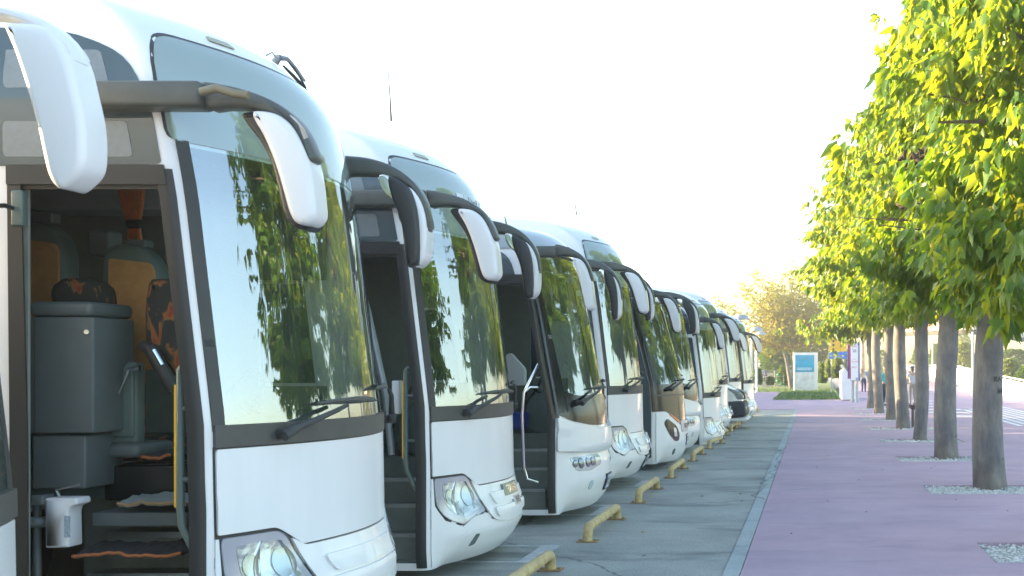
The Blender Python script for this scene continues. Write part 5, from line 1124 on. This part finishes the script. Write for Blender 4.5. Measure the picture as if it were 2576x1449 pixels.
def far_tree():
    Y = 106; k = Y / FP; x0 = (1989 - U0) * k; rnd = random.Random(21)
    root = empty('olive_tree', (x0, Y, 0), 'wide orange and olive leaved tree with forked trunk behind the poster', 'tree')
    X = lambda u: (u - U0) * k - x0; Z = lambda v: H - (v - V0) * k
    m = MB(); m.tube([(0.05, 0, 0), (-0.35, 0, Z(905)), (-0.9, 0, Z(860))], [0.2, 0.15, 0.1], 10); m.tube([(0.25, 0.1, 0), (0.3, 0.1, Z(900)), (0.5, 0, Z(850))], [0.18, 0.14, 0.1], 10)
    m.build('trunk', BARK, root, True)
    lim = MB(); cl = []
    for i in range(95):
        a = rnd.gauss(-0.12, 0.85); L_ = rnd.uniform(2.2, 8.8); b = rnd.uniform(0, 2 * PI)
        ex, ey, ez = math.sin(a) * L_ * 0.95, math.sin(b) * L_ * 0.4 * 1.0, math.cos(a) * L_ * 0.85
        if abs(a) > 1.35: ez = rnd.uniform(0.3, 1.5)
        s_ = Vector((-0.1, 0, Z(880))); e = s_ + Vector((ex, ey, max(ez, 0.2)))
        mid = s_.lerp(e, 0.5) + Vector((0, 0, 0.3)); lim.tube([s_, mid, e], [0.07, 0.04, 0.008], 5)
        for q in range(int(14 + L_ * 9)):
            t = rnd.uniform(0.25, 1.02); p = s_.lerp(e, t) + Vector((0, 0, 0.3 * math.sin(PI * min(1, t)))); w_ = 0.75 * (1 - 0.7 * t) + 0.10
            cl.append((p + Vector((rnd.gauss(0, w_), rnd.gauss(0, w_), rnd.gauss(0, w_ * 0.8))), Vector((math.sin(a), 0, math.cos(a))), rnd.uniform(.7, 1.3)))
    lim.build('limbs', mat('orange_twigs', (0.28, 0.15, 0.06), 0.8), root, True)
    leafy('crown', cl, GL3, root, rnd, 0.21, 0.12, 5, 0.3, 1.4)
far_tree()
shrub(1905, 1995, 850, 905, 116, GL1, 'dark low tree left of the forked trunk behind the kiosk', 31, 1100, zb=1.6, ln=0.2, cat='tree')
shrub(2000, 2090, 845, 895, 116, GL1, 'dark low tree to the right above the poster stand', 32, 1100, zb=2.4, ln=0.2, cat='tree')

# footbridge beam with fascia lettering
def bridge():
    root = empty('footbridge', (12, 110, 0), 'long beige footbridge fascia with dark underside and red handwriting crossing behind the trees', 'bridge')
    A = [((4.5, 122), 4.85), ((13.5, 105), 4.72), ((28.5, 150), 4.65), ((60, 240), 4.6)]
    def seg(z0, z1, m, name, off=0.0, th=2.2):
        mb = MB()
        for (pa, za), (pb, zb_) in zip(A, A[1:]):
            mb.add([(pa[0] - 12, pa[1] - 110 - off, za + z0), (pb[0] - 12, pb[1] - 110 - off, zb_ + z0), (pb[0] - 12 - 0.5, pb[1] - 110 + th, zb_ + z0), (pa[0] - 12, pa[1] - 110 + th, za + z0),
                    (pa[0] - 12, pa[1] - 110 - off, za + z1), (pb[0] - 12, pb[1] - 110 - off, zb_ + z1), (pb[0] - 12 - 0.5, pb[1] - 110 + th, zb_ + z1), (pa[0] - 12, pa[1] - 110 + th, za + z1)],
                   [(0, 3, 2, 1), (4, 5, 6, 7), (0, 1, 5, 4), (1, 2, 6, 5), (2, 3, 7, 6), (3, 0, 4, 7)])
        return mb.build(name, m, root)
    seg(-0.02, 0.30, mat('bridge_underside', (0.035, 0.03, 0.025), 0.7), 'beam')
    f_ = seg(0.303, 1.55, mat('bridge_fascia', (0.66, 0.56, 0.46), 0.7, var=0.05), 'fascia', 0.25)
    seg(1.553, 2.1, mat('bridge_top_band', (0.60, 0.34, 0.20), 0.7), 'top_band', 0.2)
    def on(t, sz, u, v, m):
        vv, f = text_geo(t, sz); a, b = Vector((4.5, 122)), Vector((13.5, 105)); d = (b - a).normalized()
        # ray to the fascia plane
        r = (u - U0) / FP; s_ = (a.x * d.y - a.y * d.x) / (r * d.y - d.x); c = Vector((r * s_, s_)); nrm = Vector((d.y, -d.x)); nrm = nrm if nrm.y < 0 else -nrm
        z = H - (v - V0) * s_ / FP
        mk('fascia_lettering', [((c.x + d.x * p.x) - 12 + nrm.x * 0.05, c.y + d.y * p.x - 110 + nrm.y * 0.05 - 0.30, z + p.y) for p in vv], f, m, f_)
    RI = mat('fascia_red', (0.55, 0.12, 0.06), 0.6); BI = mat('fascia_blue', (0.05, 0.07, 0.35), 0.6)
    on('c', 1.2, 2314, 824, RI); on('ex', 1.1, 2338, 822, RI); on('2', 1.3, 2351, 820, BI); on('c', 1.2, 2432, 820, RI)
bridge()
def pole(u, vb, vt, Y, r, label, name='lamp_post', m=GREY):
    p = W(u, vb, Y); MBo = MB(); MBo.tube([(0, 0, min(0, -p.z) if False else 0), (0, 0, 0.25), (0, 0, 0.3), (0, 0, W(u, vt, Y).z - p.z)], [r * 1.6, r * 1.5, r, r * 0.8], 12)
    o = MBo.build(name, m, None, True); o.location = p; tag(o, label, 'post'); return o
pole(2447, 995, 835, 80, 0.09, 'grey steel post holding the bridge, right of the second trunk')
pole(2346.5, 942, 850, 112, 0.07, 'thin pale pole between the slender trunk and the broad trunk')
pole(2170, 950, 855, 78, 0.14, 'brown and cream painted wooden post behind the sign pylon', 'wooden_post', mat('painted_post', (0.30, 0.17, 0.09), 0.8, scale=3, col2=(0.6, 0.5, 0.35)))
o = MB().rbox((-0.08, -0.08, 0), (0.08, 0.08, 0.95), 0.02).build('bollard', mat('bollard_red', (0.60, 0.08, 0.03), 0.5)); o.location = (7.65, 76, 0.0); tag(o, 'small red bollard showing left of the second trunk', 'bollard')
# ash bin with funnel top
bn = empty('ash_bin', (2.93, 36.6, 0), 'thin post bin with a wide funnel top beside a tree foot', 'bin')
MB().cyl((0, 0, -0.05), (0, 0, 0.56), 0.045, n=12).build('post', mat('bin_brown', (0.10, 0.08, 0.085), 0.6), bn, True)
MB().tube([(0, 0, 0.48), (0, 0, 0.53), (0, 0, 0.64), (0, 0, 0.65)], [0.03, 0.08, 0.24, 0.25], 18).build('bowl', mat('bin_brown', (0.10, 0.08, 0.085), 0.6), bn, True)
for (u, lab) in ((2317, 'dark covered wheeled bin left of the slender trunk'), (2391, 'dark wheeled bin by the parapet wall right of the thin pole')):
    Y = 112; r_ = empty('wheeled_bin', (((u - U0) * Y / FP), Y, 0.45), lab, 'bin'); MB().prism(rpoly([(-0.38, 0.08), (0.38, 0.08), (0.45, 0.95), (-0.45, 0.95)], 0.05), 'y', 0, 0.7, 0.05).build('container', mat('bin_dark', (0.035, 0.045, 0.06), 0.5), r_, True)
    MB().rbox((-0.48, -0.05, 0.95), (0.48, 0.75, 1.05), 0.04).build('lid', mat('bin_dark', (0.035, 0.045, 0.06), 0.5), r_, True)
    for sx in (-0.3, 0.3): MB().cyl((sx - 0.04, 0.6, 0.08), (sx + 0.04, 0.6, 0.08), 0.09).build('wheel', TYRE, r_)
# three headed street lamps behind the last coach
def lamp_post(u, vt, Y, lab):
    z = H - (vt - V0) * Y / FP; x = (u - U0) * Y / FP; root = empty('street_lamp', (x, Y, 0), lab, 'street lamp', 'dome headed street lamps behind the last coach')
    px_ = 0.32; MB().tube([(-px_, 0, 0), (-px_, 0, z + 0.1)], [0.09, 0.06], 12).build('pole', WHITE_P, root, True)
    MB().tube([(-px_ - 0.1, 0, z + 0.05), (0, 0, z + 0.05)], 0.04, 8).build('arm', GREY, root, True)
    m = MB(); m.tube([(0, 0, z - 0.02), (0, 0, z + 0.03), (0, 0, z + 0.14), (0, 0, z + 0.22), (0, 0, z + 0.25)], [0.40, 0.41, 0.36, 0.22, 0.05], 20); m.build('lamp_shade', GREY, root, True)
lamp_post(1864, 803, 62, 'dome headed street lamp, highest and nearest of the three behind the last coach')
lamp_post(1903, 832, 78, 'dome headed street lamp with its white pole seen in full, middle of the three')
lamp_post(1914, 842, 92, 'dome headed street lamp, lowest and farthest of the three')
# kiosk terrace on the left
def kiosk():
    Y = 118; k = Y / FP; x0 = (1935 - U0) * k; root = empty('kiosk', (x0, Y, 0), 'low glazed kiosk terrace with white posts and pale flat roof behind the lawn', 'kiosk')
    X = lambda u: (u - U0) * k - x0; Z = lambda v: H - (v - V0) * k
    MB().rbox((X(1850), 1.0, Z(878)), (X(1990), 6, Z(868)), 0.05).build('roof', mat('kiosk_roof', (0.62, 0.58, 0.42), 0.7), root)
    MB().rbox((X(1850), -0.5, -0.05), (X(1945), -0.3, Z(938)), 0.03).build('low_wall', mat('kiosk_wall', (0.6, 0.58, 0.54), 0.8), root)
    for u in (1900, 1948, 1988): MB().rbox((X(u) - 0.06, -0.1, 0), (X(u) + 0.06, 0.02, Z(870)), 0.01).build('post', WHITE_P, root)
    MB().rbox((X(1850), -0.3, Z(932)), (X(1980), -0.24, Z(930)), 0.01).build('railing', WHITE_P, root)
    MB().box((X(1850), 5.8, 0), (X(1990), 6.0, Z(878))).build('back_wall', mat('kiosk_back', (0.22, 0.27, 0.23), 0.7, var=0.4, scale=0.7), root)
    MB().rbox((X(1905), 2, Z(925)), (X(1950), 3, Z(905)), 0.2).build('counter', mat('kiosk_counter', (0.35, 0.4, 0.4), 0.5), root)
kiosk()
# shelf with green melons
sh = empty('melon_shelf', ((1962 - U0) * 111 / FP, 111, 0), 'small grey shelf rack carrying green melons by the terrace post', 'shelf')
for z in (1.0, 0.45, 0.22): MB().rbox((-0.35, -0.15, z), (0.35, 0.15, z + 0.03), 0.008).build('shelf_board', GREY, sh)
for sx in (-0.33, 0.33): MB().cyl((sx, 0.1, 0), (sx, 0.1, 1.2), 0.015, n=8).build('upright', GREY, sh)
for (x, z, lab) in ((-0.1, 1.03, 'green melon alone on the top board of the rack'), (-0.15, 0.48, 'green melon on the middle board of the rack'), (0.17, 0.25, 'green melon on the lowest board of the rack')):
    bm = bmesh.new(); bmesh.ops.create_uvsphere(bm, u_segments=20, v_segments=12, radius=0.15); me = bpy.data.meshes.new('melon'); bm.to_mesh(me); bm.free()
    for p in me.polygons: p.use_smooth = True
    me.materials.append(mat('melon_green', (0.02, 0.14, 0.03), 0.35, scale=9, col2=(0.05, 0.26, 0.07), stretch=(3, 3, 0.3))); o = bpy.data.objects.new('melon', me); COL.objects.link(o); o.scale = (1.3, 1, 0.95)
    o.location = (sh.location.x + x, 110.98, z + 0.142); tag(o, lab, 'melon', 'green melons on the rack')

# ================================================================ people
SKIN = mat('skin', (0.42, 0.25, 0.17), 0.6)
def skin_mesh(name, V, E, m, parent, root_key):
    keys = list(V); me = bpy.data.meshes.new(name); me.from_pydata([V[k][0] for k in keys], [(keys.index(a), keys.index(b)) for a, b in E], []); me.materials.append(m)
    o = bpy.data.objects.new(name, me); COL.objects.link(o); o.parent = parent
    md = o.modifiers.new('skin', 'SKIN'); md.use_smooth_shade = True
    sv = me.skin_vertices[0].data
    for i, k in enumerate(keys):
        r = V[k][1]; sv[i].radius = r if isinstance(r, tuple) else (r, r); sv[i].use_root = (k == root_key)
    s2 = o.modifiers.new('sub', 'SUBSURF'); s2.levels = 1; s2.render_levels = 1
    return o
def person(loc, rot, h, label, shirt, trousers, hair, hairlen=0.1, pose='stand', sleeve=0.5, shoe=(0.05, 0.05, 0.06), trouser_len=1.0, bag=None):
    """built facing -y (towards the camera) before rotation"""
    root = empty('person', loc, label, 'person'); root.rotation_euler = (0, 0, rot); s = h / 1.72; v = lambda x, y, z: (x * s, y * s, z * s)
    sit = pose == 'sit'; hz = 0.50 if sit else 0.92
    V = {'pel': (v(0, 0, hz), .11 * s), 'wai': (v(0, 0, hz + .16), .105 * s), 'che': (v(0, 0, hz + .36), (.15 * s, .10 * s)), 'nec': (v(0, 0, hz + .54), .05 * s), 'hea': (v(0, -.015, hz + .63), .075 * s), 'top': (v(0, -.01, hz + .74), .07 * s)}
    E = [('pel', 'wai'), ('wai', 'che'), ('che', 'nec'), ('nec', 'hea'), ('hea', 'top')]
    for sd, n in ((1, 'l'), (-1, 'r')):
        if sit: kn = v(.11 * sd, -.42, .50); an = v(.11 * sd, -.42, .08)
        else: kn = v(.10 * sd, -.02 + .03 * sd, .50); an = v(.11 * sd, .02 + .05 * sd, .07)
        V['hip' + n] = (v(.09 * sd, 0, hz - .06), .085 * s); V['kne' + n] = (kn, .055 * s); V['ank' + n] = (an, .036 * s); V['toe' + n] = ((an[0], an[1] - .15 * s, .03 * s), .034 * s)
        V['sho' + n] = (v(.18 * sd, 0, hz + .46), .052 * s)
        if pose == 'akimbo' and sd == -1: el = v(.42 * sd, .08, hz + .22); wr = v(.19 * sd, .0, hz + .08)
        elif pose == 'folded': el = v(.23 * sd, -.03, hz + .20); wr = v(-.02 * sd, -.20, hz + .24)
        elif sit: el = v(.23 * sd, -.03, hz + .20); wr = v(.14 * sd, -.25, hz + .10)
        else: el = v(.24 * sd, .03, hz + .18); wr = v(.25 * sd, -.05, hz - .06)
        V['elb' + n] = (el, .038 * s); V['wri' + n] = (wr, .026 * s)
        d = (Vector(wr) - Vector(el)).normalized(); pal = Vector(wr) + d * .07 * s; V['pal' + n] = (tuple(pal), .030 * s)
        E += [('pel', 'hip' + n), ('hip' + n, 'kne' + n), ('kne' + n, 'ank' + n), ('ank' + n, 'toe' + n), ('che', 'sho' + n), ('sho' + n, 'elb' + n), ('elb' + n, 'wri' + n), ('wri' + n, 'pal' + n)]
        sid = d.cross(Vector((0, 1, 0.1))).normalized()
        for q in range(5):
            o_ = sid * (q - 2) * .017 * s if q < 4 else sid * -.045 * s; ln = (.065, .08, .078, .06, .03)[q] * s
            b = pal + o_ + d * .02 * s; V[f'fa{n}{q}'] = (tuple(b), .009 * s); V[f'fb{n}{q}'] = (tuple(b + d * ln + Vector((0, -.012 * s, 0))), .008 * s); E += [('pal' + n, f'fa{n}{q}'), (f'fa{n}{q}', f'fb{n}{q}')]
    body = skin_mesh('body', V, E, SKIN, root, 'pel')
    # face
    f_ = MB(); hc = Vector(V['hea'][0]); f_.tube([hc + Vector((0, -.07 * s, .03 * s)), hc + Vector((0, -.10 * s, -.005 * s))], [.010 * s, .016 * s], 6)
    for sx in (-1, 1): f_.tube([hc + Vector((sx * .078 * s, 0, -.01 * s)), hc + Vector((sx * .082 * s, .01 * s, .035 * s))], .014 * s, 6)
    f_.build('face', SKIN, body, True)
    e = MB()
    for sx in (-1, 1): e.tube([hc + Vector((sx * .03 * s, -.068 * s, .03 * s)), hc + Vector((sx * .03 * s, -.078 * s, .03 * s))], .009 * s, 6)
    e.tube([hc + Vector((-.02 * s, -.075 * s, -.035 * s)), hc + Vector((.02 * s, -.075 * s, -.035 * s))], .006 * s, 5); e.build('eyes_and_mouth', INK, body)
    g = lambda k, a: (V[k][0], tuple(c + a * s for c in (V[k][1] if isinstance(V[k][1], tuple) else (V[k][1],) * 2)))
    SV = {'pel': (v(0, 0, hz - .02), .125 * s), 'wai': g('wai', .018), 'che': g('che', .02), 'nk': (v(0, 0, hz + .47), .07 * s)}; SE = [('pel', 'wai'), ('wai', 'che'), ('che', 'nk')]
    for n in 'lr':
        SV['sho' + n] = g('sho' + n, .014); a, b = Vector(V['sho' + n][0]), Vector(V['elb' + n][0]); SV['slv' + n] = (tuple(a.lerp(b, sleeve if sleeve < 1 else 1)), .054 * s); SE += [('che', 'sho' + n), ('sho' + n, 'slv' + n)]
        if sleeve > 1: SV['cuf' + n] = (tuple(b.lerp(Vector(V['wri' + n][0]), sleeve - 1)), .036 * s); SE.append(('slv' + n, 'cuf' + n))
    skin_mesh('shirt', SV, SE, shirt, root, 'wai')
    TV = {'pel': (v(0, 0, hz), .13 * s), 'wa': (v(0, 0, hz + .08), .12 * s)}; TE = [('wa', 'pel')]
    for n in 'lr':
        a, b = Vector(V['kne' + n][0]), Vector(V['ank' + n][0]); TV['hip' + n] = g('hip' + n, .016); TV['kne' + n] = g('kne' + n, .02); TV['cuf' + n] = (tuple(a.lerp(b, .92 * trouser_len)), .052 * s); TE += [('pel', 'hip' + n), ('hip' + n, 'kne' + n), ('kne' + n, 'cuf' + n)]
    skin_mesh('trousers', TV, TE, trousers, root, 'pel')
    hv = {'a': (tuple(hc + Vector((0, .015 * s, .105 * s))), .072 * s), 'b': (tuple(hc + Vector((0, .035 * s, .05 * s))), .082 * s), 'c': (tuple(hc + Vector((0, .055 * s, .02 * s - hairlen * s))), .06 * s)}
    skin_mesh('hair', hv, [('a', 'b'), ('b', 'c')], hair, root, 'b')
    for n in 'lr':
        a = Vector(V['ank' + n][0]); MB().rbox(tuple(a + Vector((-.045 * s, -.20 * s, -.07 * s))), tuple(a + Vector((.045 * s, .06 * s, -.0 * s))), .025).build('shoe', mat('shoe_%d' % int(shoe[0] * 100), shoe, 0.6), root, True)
    return root
def cl(name, c): return mat(name, c, 0.9, bump=0.3, bscale=40, var=0.12, scale=8)
Yp = 59
person(((2295 - U0) * Yp / FP, Yp, 0), PI + 0.2, 1.84, 'woman seen from behind in pale grey shirt and khaki trousers, hand on hip', cl('grey_shirt', (0.42, 0.45, 0.50)), cl('khaki', (0.27, 0.25, 0.21)), mat('dark_hair', (0.015, 0.01, 0.01), 0.5), 0.12, 'akimbo', 0.5)
Yp = 58
person(((2227 - U0) * Yp / FP, Yp, 0), 0.5, 1.84, 'blond woman in turquoise cardigan with dark trousers between two trunks', cl('turquoise', (0.05, 0.42, 0.40)), cl('black_trousers', (0.015, 0.015, 0.02)), mat('blond_hair', (0.42, 0.32, 0.18), 0.6), 0.06, 'folded', 1.8)
Yp = 86
person(((2173 - U0) * Yp / FP, Yp, 0), 0.2, 1.85, 'person in blue top and dark jeans walking behind the sign pylon', cl('blue_top', (0.05, 0.20, 0.45)), cl('jeans', (0.02, 0.035, 0.10)), mat('sandy_hair', (0.35, 0.24, 0.13), 0.6), 0.02, 'stand', 1.6, (0.6, 0.6, 0.6))
Yp = 95
person(((2289 - U0) * Yp / FP, Yp, 0.55), PI - 0.4, 1.80, 'person in white and green striped top high behind the woman in grey', cl('white_top', (0.7, 0.72, 0.72)), cl('jeans2', (0.03, 0.05, 0.09)), mat('brown_hair', (0.08, 0.05, 0.03), 0.6), 0.02, 'stand', 1.5)
Yp = 84
person(((2449 - U0) * Yp / FP, Yp, 0.05), 0.6, 1.78, 'person in white clothes half hidden behind the widest trunk and the steel post', cl('white_top', (0.7, 0.72, 0.72)), cl('white_trousers', (0.6, 0.62, 0.64)), mat('brown_hair', (0.08, 0.05, 0.03), 0.6), 0.02, 'stand', 1.5)
Yp = 116.5
person(((1926 - U0) * Yp / FP, Yp, 0.6), PI, 1.70, 'person in blue shirt sitting at the kiosk terrace, back to the lawn', cl('blue_shirt', (0.10, 0.16, 0.42)), cl('jeans', (0.02, 0.035, 0.10)), mat('brown_hair', (0.08, 0.05, 0.03), 0.6), 0.02, 'sit', 0.9)
person(((1969 - U0) * Yp / FP, Yp, 0.65), PI - 0.3, 1.70, 'person in black shirt sitting left of the forked trunk', cl('black_shirt', (0.02, 0.025, 0.03)), cl('jeans', (0.02, 0.035, 0.10)), mat('brown_hair', (0.08, 0.05, 0.03), 0.6), 0.02, 'sit', 0.9)
for u, lab in ((1926, 'pale bench under the person in the blue shirt'), (1969, 'pale bench under the person in the black shirt')):
    o = empty('bench', ((u - U0) * 116.6 / FP, 116.6, 0), lab, 'bench'); MB().rbox((-0.5, -0.3, 0.95), (0.5, 0.3, 1.02), 0.02).build('seat', WHITE_P, o)
    for sx in (-0.42, 0.42): MB().rbox((sx - 0.04, -0.25, 0), (sx + 0.04, 0.25, 0.95), 0.01).build('leg', WHITE_P, o)

# unseen hedge added left of the road end to shade the far paving
rnd = random.Random(77); hd = empty('added_shade_hedge', (-12, 70, 0), 'unseen dark hedge added beyond the parked coaches to shade the far paving', 'hedge'); clh = []
for _ in range(2600):
    q = rnd.random(); clh.append((Vector((rnd.uniform(-1.0, 1.0), rnd.uniform(-22, 22), rnd.uniform(0.1, 4.6))), Vector((rnd.choice((-1, 1)), 0, .3)), 1.6))
leafy('foliage', clh, GL1, hd, rnd, 0.32, 0.22, 6, 0.25, 1.2)
mh = MB()
for k in range(12): mh.tube([(0, -21 + k * 3.8, 0), (0, -21 + k * 3.8, 3.8)], [0.08, 0.03], 8)
mh.build('stem', mat('twig_bark', (0.14, 0.115, 0.09), 0.85), hd)


# fallen leaves and grit on the ground
def litter():
    rnd = random.Random(91); vs_ = []; fs = []
    for k in range(110):
        y = 9 + 45 * rnd.random() ** 1.6; x = rnd.uniform(-0.5, 5.5) if rnd.random() < 0.8 else rnd.uniform(-2.4, -0.8); a = rnd.uniform(0, 2 * PI); l = rnd.uniform(.025, .06); w_ = l * .4
        d = Vector((math.cos(a), math.sin(a), 0)); q = Vector((-d.y, d.x, 0)); c = Vector((x, y, 0.004 if x > -0.6 else -0.008)); n = len(vs_)
        vs_ += [c, c + d * l * .5 + q * w_ + Vector((0, 0, .012)), c + d * l + Vector((0, 0, .006)), c + d * l * .5 - q * w_ + Vector((0, 0, .010))]; fs.append((n, n + 1, n + 2)); fs.append((n, n + 2, n + 3))
    tag(mk('fallen_leaves', vs_, fs, mat('dry_leaf', (0.10, 0.07, 0.03), 0.9, scale=2, col2=(0.30, 0.24, 0.07))), kind='stuff')
litter()

# building added out of sight behind the coaches to shade the lower near crowns
def shade_building():
    root = empty('added_shade_building', (-22, 25, 0), 'unseen beige building added behind the parked coaches to shade the near trees', 'building')
    MB().box((-6, -14, 0), (5, 12, 6.9)).build('wall', mat('shade_building_render', (0.45, 0.40, 0.33), 0.9, var=0.08, scale=0.6), root)
    MB().box((-6.4, -14.4, 6.903), (5.4, 12.4, 7.15)).build('roof', mat('shade_building_roof', (0.3, 0.3, 0.29), 0.8), root)
    for z in (1.0, 3.2, 5.3):
        for k in range(8):
            y = -13 + k * 3.1; f = MB().rbox((4.95, y, z), (5.06, y + 1.7, z + 1.3), 0.01).build('window', GREY, root); MB().box((5.04, y + 0.08, z + 0.08), (5.066, y + 1.62, z + 1.22)).build('pane', BLACKG, f)
shade_building()

# thin even air haze around the whole scene
hz = MB().box((-70, -40, -1.2), (110, 260, 11.5)).build('haze', mat('haze_tmp', (1, 1, 1), 1.0)); tag(hz, kind='stuff')
hm = bpy.data.materials.new('air_haze'); hm.use_nodes = True; hn = hm.node_tree.nodes; hn.remove(hn['Principled BSDF'])
pv = hn.new('ShaderNodeVolumePrincipled'); pv.inputs['Color'].default_value = (0.92, 0.95, 0.93, 1); pv.inputs['Density'].default_value = HAZE; pv.inputs['Anisotropy'].default_value = 0.3
hm.node_tree.links.new(pv.outputs[0], hn['Material Output'].inputs['Volume']); hz.data.materials.clear(); hz.data.materials.append(hm)
